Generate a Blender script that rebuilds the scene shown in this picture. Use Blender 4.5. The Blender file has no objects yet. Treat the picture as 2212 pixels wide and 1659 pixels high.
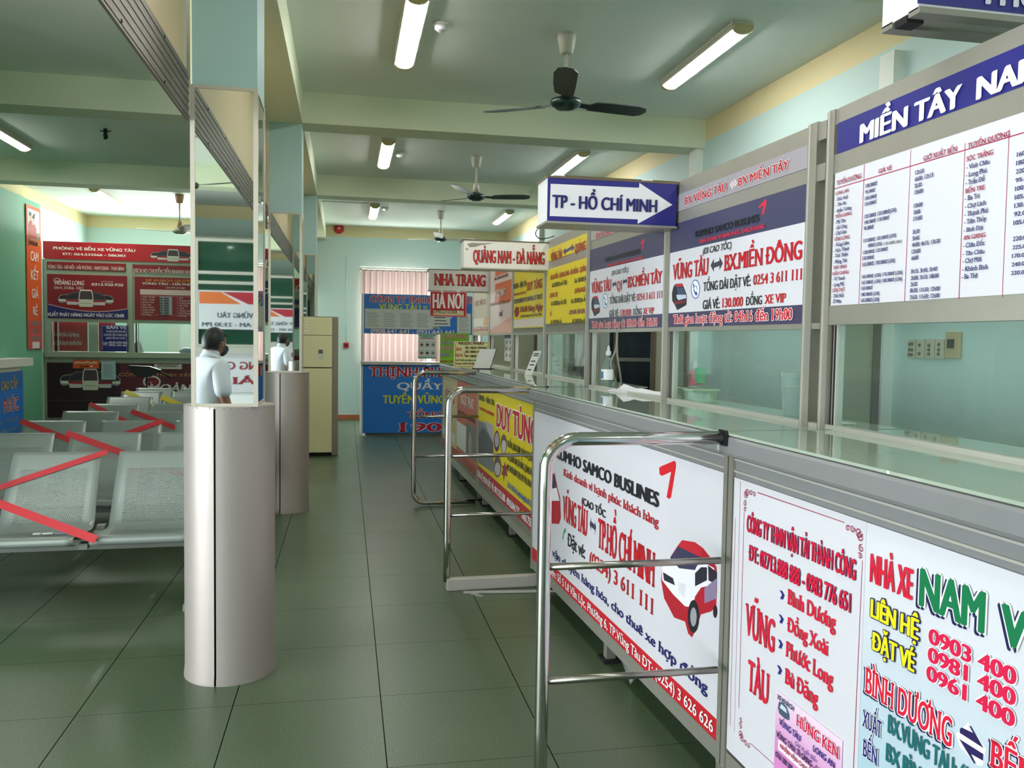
import bpy, bmesh, math, random
from mathutils import Vector, Matrix
R=math.radians; PI=math.pi
S=bpy.context.scene; C=S.collection
random.seed(4)
# ---------------------------------------------------------------- camera, world, light, exposure
cam=bpy.data.cameras.new('camera'); camo=bpy.data.objects.new('camera',cam); C.objects.link(camo)
cam.sensor_width=36; cam.lens=36*1812/2212; cam.clip_start=.05; cam.clip_end=200
camo.location=(0,0,1.53)
def cam_matrix(yaw,pitch,roll):
    f=Vector((math.sin(yaw)*math.cos(pitch),math.cos(yaw)*math.cos(pitch),math.sin(pitch)))
    r=Vector((math.cos(yaw),-math.sin(yaw),0)); u=r.cross(f)
    r2=r*math.cos(roll)+u*math.sin(roll); u2=u*math.cos(roll)-r*math.sin(roll)
    return Matrix((r2,u2,-f)).transposed()
camo.rotation_euler=cam_matrix(R(11.22),R(-2.998),R(.885)).to_euler()
S.camera=camo
W=bpy.data.worlds.new('sky'); S.world=W; W.use_nodes=True
bg=W.node_tree.nodes['Background']; bg.inputs[0].default_value=(.86,.94,1,1); bg.inputs[1].default_value=2.5
def area(name,loc,rot,sx,sy,power,col=(1,1,1)):
    l=bpy.data.lights.new(name,'AREA'); l.shape='RECTANGLE'; l.size=sx; l.size_y=sy; l.energy=power; l.color=col
    o=bpy.data.objects.new(name,l); o.location=loc; o.rotation_euler=rot; C.objects.link(o); return o
area('entrance_daylight_fill',(-8.2,-1.0,1.2),(0,R(-122),0),2.8,7.5,640,(.94,.97,1))  # daylight from the open left side, tilted upward as added fill for the ceiling
area('window_daylight',(1.0,16.5,1.9),(R(-100),0,0),1.5,1.9,200,(1,.92,.84))
area('booth_window_fill',(-2.6,16.45,2.5),(R(-92),0,0),2.3,1.0,190,(1,.94,.88))  # added light outside the hidden window, brightens the far-left corner and booth
LAMP=30.0
S.view_settings.view_transform='Standard'; S.view_settings.look='None'; S.view_settings.gamma=1
S.view_settings.exposure=0.66; S.view_settings.use_curve_mapping=False
S.cycles.max_bounces=10; S.cycles.diffuse_bounces=5; S.cycles.glossy_bounces=5; S.cycles.transmission_bounces=6; S.cycles.transparent_max_bounces=12
S.cycles.sample_clamp_indirect=6; S.cycles.caustics_reflective=False; S.cycles.caustics_refractive=False
# ---------------------------------------------------------------- materials
def hexc(h):
    v=[int(h[i:i+2],16)/255 for i in (0,2,4)]
    return tuple(x/12.92 if x<=.04045 else ((x+.055)/1.055)**2.4 for x in v)+(1,)
def mat(name,col,rough=.5,metal=0,spec=.5,bump=0,noise=0,nscale=8):
    m=bpy.data.materials.new(name); m.use_nodes=True; nt=m.node_tree; b=nt.nodes['Principled BSDF']
    c=hexc(col) if isinstance(col,str) else tuple(col)+(1,)
    b.inputs['Base Color'].default_value=c; b.inputs['Roughness'].default_value=rough; b.inputs['Metallic'].default_value=metal
    b.inputs['Specular IOR Level'].default_value=spec
    if noise or bump:
        g=nt.nodes.new('ShaderNodeNewGeometry'); n=nt.nodes.new('ShaderNodeTexNoise'); n.inputs['Scale'].default_value=nscale; n.inputs['Detail'].default_value=5
        nt.links.new(g.outputs['Position'],n.inputs['Vector'])
        if noise:
            mx=nt.nodes.new('ShaderNodeMix'); mx.data_type='RGBA'
            mx.inputs['A'].default_value=tuple(x*(1-noise) for x in c[:3])+(1,); mx.inputs['B'].default_value=tuple(min(1,x*(1+noise)) for x in c[:3])+(1,)
            nt.links.new(n.outputs['Fac'],mx.inputs['Factor']); nt.links.new(mx.outputs['Result'],b.inputs['Base Color'])
        if bump:
            bp=nt.nodes.new('ShaderNodeBump'); bp.inputs['Strength'].default_value=bump; bp.inputs['Distance'].default_value=.01
            nt.links.new(n.outputs['Fac'],bp.inputs['Height']); nt.links.new(bp.outputs['Normal'],b.inputs['Normal'])
    return m
def emis(name,col,st):
    m=bpy.data.materials.new(name); m.use_nodes=True; nt=m.node_tree; nt.nodes.remove(nt.nodes['Principled BSDF'])
    e=nt.nodes.new('ShaderNodeEmission'); e.inputs[0].default_value=hexc(col); e.inputs[1].default_value=st
    nt.links.new(e.outputs[0],nt.nodes['Material Output'].inputs[0]); return m
def mth(nt,op,a,b=None,c=None):
    n=nt.nodes.new('ShaderNodeMath'); n.operation=op
    for i,v in enumerate((a,b,c)):
        if v is None: continue
        if isinstance(v,(int,float)): n.inputs[i].default_value=v
        else: nt.links.new(v,n.inputs[i])
    return n.outputs[0]
def glassy(name,tint,alpha,rough=.02,base='c8d8d4',fr=1.45):
    """thin pane: mostly clear, a little of its own colour, mirror reflection by fresnel"""
    m=bpy.data.materials.new(name); m.use_nodes=True; nt=m.node_tree; b=nt.nodes['Principled BSDF']
    b.inputs['Base Color'].default_value=hexc(base); b.inputs['Roughness'].default_value=.1
    t=nt.nodes.new('ShaderNodeBsdfTransparent'); t.inputs[0].default_value=hexc(tint)
    g=nt.nodes.new('ShaderNodeBsdfGlossy'); g.inputs['Roughness'].default_value=rough; g.inputs[0].default_value=(.9,.95,.93,1)
    lw=nt.nodes.new('ShaderNodeLayerWeight'); lw.inputs[0].default_value=.5
    fo=mth(nt,'MULTIPLY_ADD',mth(nt,'POWER',lw.outputs['Facing'],5.0),.75,.022)
    m1=nt.nodes.new('ShaderNodeMixShader'); m1.inputs[0].default_value=alpha
    m2=nt.nodes.new('ShaderNodeMixShader')
    nt.links.new(t.outputs[0],m1.inputs[1]); nt.links.new(b.outputs[0],m1.inputs[2])
    nt.links.new(fo,m2.inputs[0]); nt.links.new(m1.outputs[0],m2.inputs[1]); nt.links.new(g.outputs[0],m2.inputs[2])
    nt.links.new(m2.outputs[0],nt.nodes['Material Output'].inputs[0]); return m
def wallpaint(name,low,high,z,rough=.6):
    """two-tone wall paint: a cream band above height z"""
    m=mat(name,low,rough); nt=m.node_tree; b=nt.nodes['Principled BSDF']
    g=nt.nodes.new('ShaderNodeNewGeometry'); s=nt.nodes.new('ShaderNodeSeparateXYZ'); nt.links.new(g.outputs['Position'],s.inputs[0])
    f=mth(nt,'GREATER_THAN',s.outputs['Z'],z)
    mx=nt.nodes.new('ShaderNodeMix'); mx.data_type='RGBA'; mx.inputs['A'].default_value=hexc(low); mx.inputs['B'].default_value=hexc(high)
    nt.links.new(f,mx.inputs['Factor']); nt.links.new(mx.outputs['Result'],b.inputs['Base Color']); return m
def floormat():
    m=mat('green_speckled_floor_tile','5c6a5a',.2,0,.55); nt=m.node_tree; b=nt.nodes['Principled BSDF']
    g=nt.nodes.new('ShaderNodeNewGeometry'); s=nt.nodes.new('ShaderNodeSeparateXYZ'); nt.links.new(g.outputs['Position'],s.inputs[0])
    def joint(o,off,per,w):
        x=mth(nt,'FRACT',mth(nt,'DIVIDE',mth(nt,'SUBTRACT',o,off),per)); d=mth(nt,'ABSOLUTE',mth(nt,'SUBTRACT',x,.5))
        return mth(nt,'GREATER_THAN',d,.5-w/per/2)
    j=mth(nt,'MAXIMUM',joint(s.outputs['X'],.152,.604,.0044),joint(s.outputs['Y'],2.941,.613,.0022))
    n=nt.nodes.new('ShaderNodeTexNoise'); n.inputs['Scale'].default_value=150; n.inputs['Detail'].default_value=3; nt.links.new(g.outputs['Position'],n.inputs['Vector'])
    r=nt.nodes.new('ShaderNodeValToRGB'); nt.links.new(n.outputs['Fac'],r.inputs[0]); e=r.color_ramp.elements
    e[0].position=.32; e[0].color=hexc('465840'); e[1].position=.66; e[1].color=hexc('64785a')
    e2=r.color_ramp.elements.new(.74); e2.color=hexc('93a388')
    n2=nt.nodes.new('ShaderNodeTexNoise'); n2.inputs['Scale'].default_value=.9; nt.links.new(g.outputs['Position'],n2.inputs['Vector'])
    mx0=nt.nodes.new('ShaderNodeMix'); mx0.data_type='RGBA'; mx0.blend_type='MULTIPLY'; mx0.inputs['Factor'].default_value=.5
    nt.links.new(r.outputs[0],mx0.inputs['A']); nt.links.new(n2.outputs['Fac'],mx0.inputs['B'])
    mx=nt.nodes.new('ShaderNodeMix'); mx.data_type='RGBA'; mx.inputs['B'].default_value=hexc('141813')
    nt.links.new(j,mx.inputs['Factor']); nt.links.new(mx0.outputs['Result'],mx.inputs['A']); nt.links.new(mx.outputs['Result'],b.inputs['Base Color'])
    nt.links.new(mth(nt,'ADD',mth(nt,'MULTIPLY_ADD',n2.outputs['Fac'],.18,.24),mth(nt,'MULTIPLY',j,.5)),b.inputs['Roughness']); nt.links.new(mth(nt,'MULTIPLY_ADD',j,-.4,.42),b.inputs['Specular IOR Level']); return m
def perfmat():
    """silver powder coat with a field of small round punched holes (UV in metres)"""
    m=mat('perforated_silver_steel','9aa4a0',.36,.35,.5); nt=m.node_tree; b=nt.nodes['Principled BSDF']
    uv=nt.nodes.new('ShaderNodeUVMap'); s=nt.nodes.new('ShaderNodeSeparateXYZ'); nt.links.new(uv.outputs[0],s.inputs[0]); u,v=s.outputs[0],s.outputs[1]
    def grid(ou,ov):
        a=mth(nt,'MULTIPLY',mth(nt,'SUBTRACT',mth(nt,'FRACT',mth(nt,'DIVIDE',mth(nt,'ADD',u,ou),.011)),.5),.011)
        c=mth(nt,'MULTIPLY',mth(nt,'SUBTRACT',mth(nt,'FRACT',mth(nt,'DIVIDE',mth(nt,'ADD',v,ov),.019)),.5),.019)
        return mth(nt,'SQRT',mth(nt,'ADD',mth(nt,'MULTIPLY',a,a),mth(nt,'MULTIPLY',c,c)))
    d=mth(nt,'MINIMUM',grid(0,0),grid(.0055,.0095)); h=mth(nt,'LESS_THAN',d,.0031)
    def rng(x,a,c): return mth(nt,'MULTIPLY',mth(nt,'GREATER_THAN',x,a),mth(nt,'LESS_THAN',x,c))
    win=mth(nt,'MULTIPLY',rng(u,-.185,.185),mth(nt,'MAXIMUM',rng(v,.14,.36),rng(v,.52,.86)))
    fac=mth(nt,'MULTIPLY',h,win)
    t=nt.nodes.new('ShaderNodeBsdfTransparent'); mx=nt.nodes.new('ShaderNodeMixShader')
    nt.links.new(fac,mx.inputs[0]); nt.links.new(b.outputs[0],mx.inputs[1]); nt.links.new(t.outputs[0],mx.inputs[2])
    nt.links.new(mx.outputs[0],nt.nodes['Material Output'].inputs[0]); return m
def printgrad(name,c0,c1,z0,z1,axis=2):
    """two-colour printed poster ground (object space)"""
    m=mat(name,c0,.35); nt=m.node_tree; b=nt.nodes['Principled BSDF']
    tc=nt.nodes.new('ShaderNodeTexCoord'); s=nt.nodes.new('ShaderNodeSeparateXYZ'); nt.links.new(tc.outputs['Object'],s.inputs[0])
    mr=nt.nodes.new('ShaderNodeMapRange'); mr.inputs[1].default_value=z0; mr.inputs[2].default_value=z1; nt.links.new(s.outputs[axis],mr.inputs[0])
    mx=nt.nodes.new('ShaderNodeMix'); mx.data_type='RGBA'; mx.inputs['A'].default_value=hexc(c0); mx.inputs['B'].default_value=hexc(c1)
    nt.links.new(mr.outputs[0],mx.inputs['Factor']); nt.links.new(mx.outputs['Result'],b.inputs['Base Color']); return m
def cloth(name,col):
    m=mat(name,col,.85,0,.1); nt=m.node_tree; b=nt.nodes['Principled BSDF']; t=nt.nodes.new('ShaderNodeBsdfTranslucent'); t.inputs[0].default_value=hexc(col)
    mx=nt.nodes.new('ShaderNodeMixShader'); mx.inputs[0].default_value=.16
    nt.links.new(b.outputs[0],mx.inputs[1]); nt.links.new(t.outputs[0],mx.inputs[2]); nt.links.new(mx.outputs[0],nt.nodes['Material Output'].inputs[0]); return m
INK={}
def ink(h):
    if h not in INK: INK[h]=mat('ink_'+h,h,.4)
    return INK[h]
M=dict(ceil=mat('cream_white_ceiling_paint','e6efe8',.8,noise=.03,nscale=1.2),beam=mat('pale_green_cream_beam_paint','d9e2c8',.75,noise=.03,nscale=1.5),
 wall=wallpaint('mint_wall_with_cream_band','c4dcd8','e2d4a6',3.4),teal=wallpaint('teal_wall_paint','9fbcb8','dccfa2',3.4),green=mat('green_partition_paint','6fb594',.55),
 pillar=mat('pale_blue_pillar_paint','b0d4d4',.6,noise=.03,nscale=3),floor=floormat(),
 alu=mat('satin_aluminium','a8a69c',.38,.55,noise=.06,nscale=14),alul=mat('pale_aluminium_edge','ccc9c2',.35,.4),alud=mat('dull_grey_aluminium','8c8a80',.45,.4,noise=.08,nscale=10),
 olive=mat('olive_grey_panel','a9ab93',.45,.1,noise=.08,nscale=4),steel=mat('polished_steel_tube','d0ccca',.13,1),steel2=mat('dull_steel_bar','a09c96',.25,1),
 clad=mat('brushed_steel_cladding','aaa29d',.47,.42,noise=.05,nscale=5),mirror=mat('mirror_glass','d4dcd8',.015,1),frame=mat('anodised_mirror_frame','cfc8ba',.4,.3),
 track=mat('brown_grey_aluminium_track','756b61',.5,.3,noise=.08,nscale=20),bulk=mat('cream_board','d8c09a',.6,noise=.06,nscale=3),
 black=mat('black_rubber','16161a',.5),dark=mat('dark_gap','0c0c0c',.8),white=mat('white_paint','eeeef0',.45),paper=mat('white_paper','dcdcd8',.7,noise=.03,nscale=40),
 ctop=mat('pale_green_glass_counter_top','a6b4a4',.03,0,.9),pane=glassy('clear_window_pane','eef6f4',.03),greenglass=glassy('green_window_glass','70a890',.45,.03,'3a6a58'),
 diff=emis('lit_lamp_diffuser','fffdf8',LAMP),lampw=mat('white_lamp_housing','e4e0d4',.5),lampc=mat('cream_lamp_cap','cfc08e',.5),
 fan=mat('dark_green_fan_enamel','1c3a34',.3,.2,.6),fanb=mat('fan_blade_enamel','22302c',.38,.2),fanw=mat('pale_fan_cup','c8c6b8',.5),fanbr=mat('tan_fan_cup','b89478',.5),
 seat=perfmat(),seatm=mat('silver_powder_coat','b0b6b4',.36,.35),bracket=mat('grey_seat_bracket','7c8078',.45,.3),
 tred=mat('red_barrier_tape','c8343e',.45),tyel=mat('yellow_barrier_tape','d4c030',.45),
 cream=mat('cream_plastic','ded7a6',.45),tan=mat('tan_plastic_casing','8c8474',.5),
 red=mat('red_plastic','c02030',.4),blue=mat('blue_poster_ground','2a7ad8',.38),navy=mat('navy_sign_ground','25257a',.4),navy2=mat('dusty_navy_ground','46466c',.35),navy3=mat('dusty_purple_ground','5a5478',.35),
 wboard=mat('white_sign_ground','d4d4dc',.35),yel=mat('yellow_poster_ground','dcc818',.4),whitesign=mat('weathered_white_sign','dcd8d0',.5,noise=.05,nscale=12),
 redsign=mat('red_sign_ground','b41c26',.4),mar=mat('maroon_poster_ground','5c1824',.35),mar2=mat('dark_maroon_poster_ground','8a1c26',.35),redh=mat('red_header_ground','b01e28',.35),
 orange=mat('orange_poster_ground','d4744c',.4),orange2=mat('vivid_orange_ground','d8571e',.4),beige=mat('beige_poster_ground','c9bb8c',.4),lime=mat('lime_green_card','8cc63a',.4),cardy=mat('pale_yellow_card','dcd69a',.4),
 curtain=cloth('mauve_grey_curtain','a48f8e'),skin=mat('warm_skin','a8765c',.5),hair=mat('black_hair','0f0d0d',.45,noise=.3,nscale=90),shirt=mat('white_cotton_shirt','e8eaf6',.75,bump=.9,nscale=7),trouser=mat('dark_trousers','23262e',.7),shoe=mat('black_leather','121212',.35),maskm=mat('dark_teal_face_mask','26404a',.7),
 plastic=glassy('clear_plastic','f2f6f4',.3,.08,'e4ece8',1.4),bagp=glassy('clear_bag_plastic','eef2f0',.35,.2,'c8d0cc',1.4),alu2=mat('cool_satin_aluminium','9ea0a2',.36,.45,noise=.05,nscale=12),liquid=glassy('clear_liquid','e8f2f0',.1,.02,'d8e6e6',1.33),mint=mat('mint_plastic_basket','b4c8a8',.4),pink=mat('pink_box_card','d83c64',.4),lgreen=mat('green_box_card','2f9c60',.4),
 outlet=mat('aged_ivory_plastic','c2bda6',.5),beigep=mat('beige_plate','c2ae84',.55),socket=mat('brown_stained_socket','6c5640',.6),cable=mat('grey_white_cable','b8b4a4',.5),bag=mat('clear_plastic_bag','c8ccc8',.2,0,.6),
 concrete=mat('grey_concrete','b4b2ac',.8),fabric=mat('white_folded_cloth','dedce2',.75,bump=.2,nscale=20),sky2=emis('bright_daylit_window','fff6ec',5.0),greenp=printgrad('lightblue_poster_print','90c0d4','d6d8e0',.05,.75),stick=printgrad('pink_sticker_print','d88ac8','f6f0f8',.1,.33),
 cable2=mat('black_cable','141414',.5),brownf=mat('brown_aluminium_frame','6e5f4e',.4,.3),ceramic=mat('skirting_terracotta','b4623a',.6))
# ---------------------------------------------------------------- mesh builder
class MB:
    def __init__(s): s.v=[]; s.f=[]; s.m=[]; s.mats=[]; s.sm=[]
    def mi(s,m):
        if m not in s.mats: s.mats.append(m)
        return s.mats.index(m)
    def add(s,vs,fs,m,smooth=False):
        o=len(s.v); s.v+=[tuple(p) for p in vs]; i=s.mi(m)
        for f in fs: s.f.append([o+k for k in f]); s.m.append(i); s.sm.append(smooth)
        return s
    def box(s,a,b,m):
        x0,y0,z0=[min(a[i],b[i]) for i in range(3)]; x1,y1,z1=[max(a[i],b[i]) for i in range(3)]
        return s.add([(x0,y0,z0),(x1,y0,z0),(x1,y1,z0),(x0,y1,z0),(x0,y0,z1),(x1,y0,z1),(x1,y1,z1),(x0,y1,z1)],[(0,3,2,1),(4,5,6,7),(0,1,5,4),(1,2,6,5),(2,3,7,6),(3,0,4,7)],m)
    def tube(s,pts,r,m,n=14,closed=False,cap=True):
        pts=[Vector(p) for p in pts]; rs=r if isinstance(r,(list,tuple)) else [r]*len(pts); vs=[]; up=None
        for i,p in enumerate(pts):
            a=pts[max(i-1,0)]; b=pts[min(i+1,len(pts)-1)]; t=(b-a).normalized()
            if up is None: up=Vector((0,0,1)) if abs(t.z)<.9 else Vector((1,0,0))
            x=t.cross(up).normalized(); up=x.cross(t).normalized()
            for k in range(n):
                an=2*PI*k/n; vs.append(p+x*math.cos(an)*rs[i]+up*math.sin(an)*rs[i])
        fs=[(i*n+k,i*n+(k+1)%n,(i+1)*n+(k+1)%n,(i+1)*n+k) for i in range(len(pts)-1) for k in range(n)]
        s.add(vs,fs,m,True)
        if cap: s.add(vs[:n],[tuple(range(n))[::-1]],m); s.add(vs[-n:],[tuple(range(n))],m)
        return s
    def lathe(s,prof,c,m,n=28,axis=(0,0,1)):
        ax=Vector(axis).normalized(); q=Vector((0,0,1)).rotation_difference(ax); c=Vector(c); vs=[]
        for r,z in prof:
            for k in range(n):
                vs.append(c+q@Vector((r*math.cos(2*PI*k/n),r*math.sin(2*PI*k/n),z)))
        fs=[(i*n+k,i*n+(k+1)%n,(i+1)*n+(k+1)%n,(i+1)*n+k) for i in range(len(prof)-1) for k in range(n)]
        s.add(vs,fs,m,True)
        if prof[0][0]>1e-5: s.add(vs[:n],[tuple(range(n))[::-1]],m)
        if prof[-1][0]>1e-5: s.add(vs[-n:],[tuple(range(n))],m)
        return s
    def prism(s,poly,axis,a,b,m):
        """poly in the two other axes, extruded from a to b along axis"""
        def P(u,v,w): return {0:(w,u,v),1:(u,w,v),2:(u,v,w)}[axis]
        n=len(poly); vs=[P(u,v,a) for u,v in poly]+[P(u,v,b) for u,v in poly]
        return s.add(vs,[tuple(range(n))[::-1],tuple(range(n,2*n))]+[(i,(i+1)%n,n+(i+1)%n,n+i) for i in range(n)],m)
    def build(s,name,parent=None,recalc=True,loc=None):
        me=bpy.data.meshes.new(name); me.from_pydata(s.v,[],s.f)
        for m in s.mats: me.materials.append(m)
        me.polygons.foreach_set('material_index',s.m); me.polygons.foreach_set('use_smooth',s.sm); me.update()
        if recalc:
            bm=bmesh.new(); bm.from_mesh(me); bmesh.ops.remove_doubles(bm,verts=bm.verts,dist=1e-6); bmesh.ops.recalc_face_normals(bm,faces=bm.faces); bm.to_mesh(me); bm.free()
        o=bpy.data.objects.new(name,me); C.objects.link(o)
        if parent: o.parent=parent
        if loc: o.location=loc
        return o
def bevel(o,w=.006,n=2):
    m=o.modifiers.new('bevel','BEVEL'); m.width=w; m.segments=n; m.limit_method='ANGLE'; return o
def tag(o,label,cat,group=None):
    o['label']=label; o['category']=cat
    if group: o['group']=group
    return o
def thing(name,label,cat,loc=(0,0,0),rz=0,group=None):
    o=bpy.data.objects.new(name,None); C.objects.link(o); o.empty_display_size=.1; o.location=loc; o.rotation_euler=(0,0,rz)
    return tag(o,label,cat,group)
def struct(o): o['kind']='structure'; return o
def bx(name,parent,a,b,m,bev=0):
    o=MB().box(a,b,m).build(name,parent)
    if bev: bevel(o,bev)
    return o
# ---------------------------------------------------------------- lettering
_cu=bpy.data.curves.new('glyphs','FONT'); _ct=bpy.data.objects.new('glyphs',_cu); C.objects.link(_ct)
_cu.fill_mode='FRONT'; _cu.resolution_u=4
GC={}
HORN=dict(zip('ƠỜỚỢỞỠơờớợởỡ','OÒÓỌỎÕoòóọỏõ'))
def raw(txt):
    _cu.body=txt; _ct.update_tag(); dg=bpy.context.evaluated_depsgraph_get(); dg.update()
    me=bpy.data.meshes.new_from_object(_ct.evaluated_get(dg))
    v=[(p.co.x,p.co.y) for p in me.vertices]; f=[tuple(p.vertices) for p in me.polygons]; bpy.data.meshes.remove(me); return v,f
def glyphs(txt):
    if txt in GC: return GC[txt]
    base=''.join(HORN.get(c,'D' if c=='Đ' else c) for c in txt); v,f=raw(base); v=list(v); f=list(f)
    def addp(pts): o=len(v); v.extend(pts); f.append(tuple(range(o,o+len(pts))))
    for i,c in enumerate(txt):
        if c in HORN or c=='Đ':
            xr=max(p[0] for p in raw(base[:i]+('D' if c=='Đ' else 'O' if c.isupper() else 'o'))[0])
            if c=='Đ':
                w=[p[0] for p in raw('D')[0]]; xl=xr-(max(w)-min(w)); addp([(xl-.085,.32),(xl+.2,.32),(xl+.2,.385),(xl-.085,.385)])
            else:
                t=.70 if c.isupper() else .52
                addp([(xr-.13,t-.06),(xr-.05,t-.10),(xr+.05,t-.04),(xr+.085,t+.03),(xr+.075,t+.11),(xr+.005,t+.11),(xr+.0,t+.03)])
    GC[txt]=(v,f); return GC[txt]
def serifs(v,f,off):
    """slab serifs on the flat ends of stems"""
    cnt={}
    for p in f:
        for i in range(len(p)):
            e=tuple(sorted((p[i],p[(i+1)%len(p)]))); cnt[e]=cnt.get(e,0)+1
    out=[]
    for (a,b),c in cnt.items():
        if c!=1: continue
        (xa,ya),(xb,yb)=v[a],v[b]
        if abs(ya-yb)>2e-3: continue
        L=abs(xa-xb)
        if not .05<L<.24: continue
        y=(ya+yb)/2; x0,x1=min(xa,xb)-.045,max(xa,xb)+.045
        if abs(y+off)<.006: out.append((x0,y,x1,y+.045))
        elif abs(y-.682-off)<.008 or abs(y-.729-off)<.008 or abs(y-.51-off)<.012: out.append((x0,y-.045,x1,y))
    return out
def put_text(mb,item,y):
    """flat printed letters; bold strokes and outlines are shifted copies of the same glyphs"""
    txt,u,v,w,h,col,st=item[:7]; st,_,ol=st.partition('|')
    g,f=glyphs(txt)
    if not g: return
    bold=.052 if 'B' in st else .038 if 'b' in st else (.014 if 's' in st else .004)
    ser=serifs(g,f,0) if 's' in st else []
    xs=[p[0] for p in g]; x0,x1=min(xs),max(xs); ext=bold+(.045 if ser else 0)
    x0-=ext; x1+=ext; sx=w/(x1-x0); sy=h/.70
    if 's' in st: bold=min(bold,.03)
    k=.2 if 'i' in st else 0
    def lay(col,yy,offs,du=0,dv=0):
        m=ink(col)
        for n_,(ox,oz) in enumerate(offs):
            P=lambda x,z:(u+du+(x+ox-x0+k*z)*sx,yy+n_*.00009,v+dv+(z+oz)*sy)
            mb.add([P(a,b) for a,b in g],f,m)
            for a,b,c,d in ser: mb.add([P(a,b),P(c,b),P(c,d),P(a,d)],[(0,1,2,3)],m)
    vb=min(.3*bold*sx/sy,.014); body=[(-bold,-vb),(-bold*.33,vb),(bold*.33,-vb),(bold,vb)]
    def halo(r):
        R_=r*min(sx,sy*1.0)  # even width in metres
        return [((bold+R_/sx*math.cos(i*PI/4)) if math.cos(i*PI/4)>0 else (-bold+R_/sx*math.cos(i*PI/4)),R_/sy*math.sin(i*PI/4)) for i in range(8)]
    rr={'ow':.05,'on':.085,'ON':.02,'OK':.022,'or':.035,'os':.05}.get(ol)
    cc={'ow':'f4f4f6','on':'1c1c50','ON':'4a2060','OK':'2a2020','or':'a01c34','os':'f4f4f6'}.get(ol)
    if rr:
        q=halo(rr*(1.6 if sx<sy*.6 else 1)); lay(cc,y+.0005,q)
        if ol=='os': lay('1c1c50',y+.0013,q,-.06*sy,-.05*sy)
    lay(col,y,body)
def printed(parent,texts=(),polys=(),y=-.003,name='lettering',du=0,dv=0):
    mb=MB()
    for i,(pts,col) in enumerate(polys):
        mb.add([(a+du,y+.0038-.00003*min(i,55),b+dv) for a,b in pts],[tuple(range(len(pts)))],ink(col))
    if polys and texts:
        ma=MB(); ma.v,ma.f,ma.m,ma.mats,ma.sm=mb.v,mb.f,mb.m,mb.mats,mb.sm; ma.build('artwork',parent,recalc=False); mb=MB()
    elif polys: name='artwork' if name=='lettering' else name
    for t in texts: put_text(mb,(t[0],t[1]+du,t[2]+dv)+tuple(t[3:]),y)
    if mb.f: return mb.build(name,parent,recalc=False)
def panel_thing(name,label,cat,loc,rzz,a,b,m,group=None):
    o=MB().box(a,b,m).build(name); o.location=loc; o.rotation_euler=(0,0,rzz); return tag(o,label,cat,group)
def rect(u0,v0,u1,v1): return [(u0,v0),(u1,v0),(u1,v1),(u0,v1)]
def ell(cx,cy,rx,ry,n=24): return [(cx+rx*math.cos(2*PI*i/n),cy+ry*math.sin(2*PI*i/n)) for i in range(n)]
def at(p0,a,u,z):
    """world point on a booth plane through p0 turned a degrees: u metres to the viewer's right, height z"""
    s=-u; return (p0[0]+s*math.sin(R(a)),p0[1]+s*math.cos(R(a)),z)
def rz(a): return R(-90-a)
NE,NA=(1.62,2.6),-.7; KA=-2.5; FA0,FAN=(1.62,5.2),-.9
PF,PA,KPA=(1.25,2.55),-1.5,-2.4; F3=(1.25,5.2)
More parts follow.
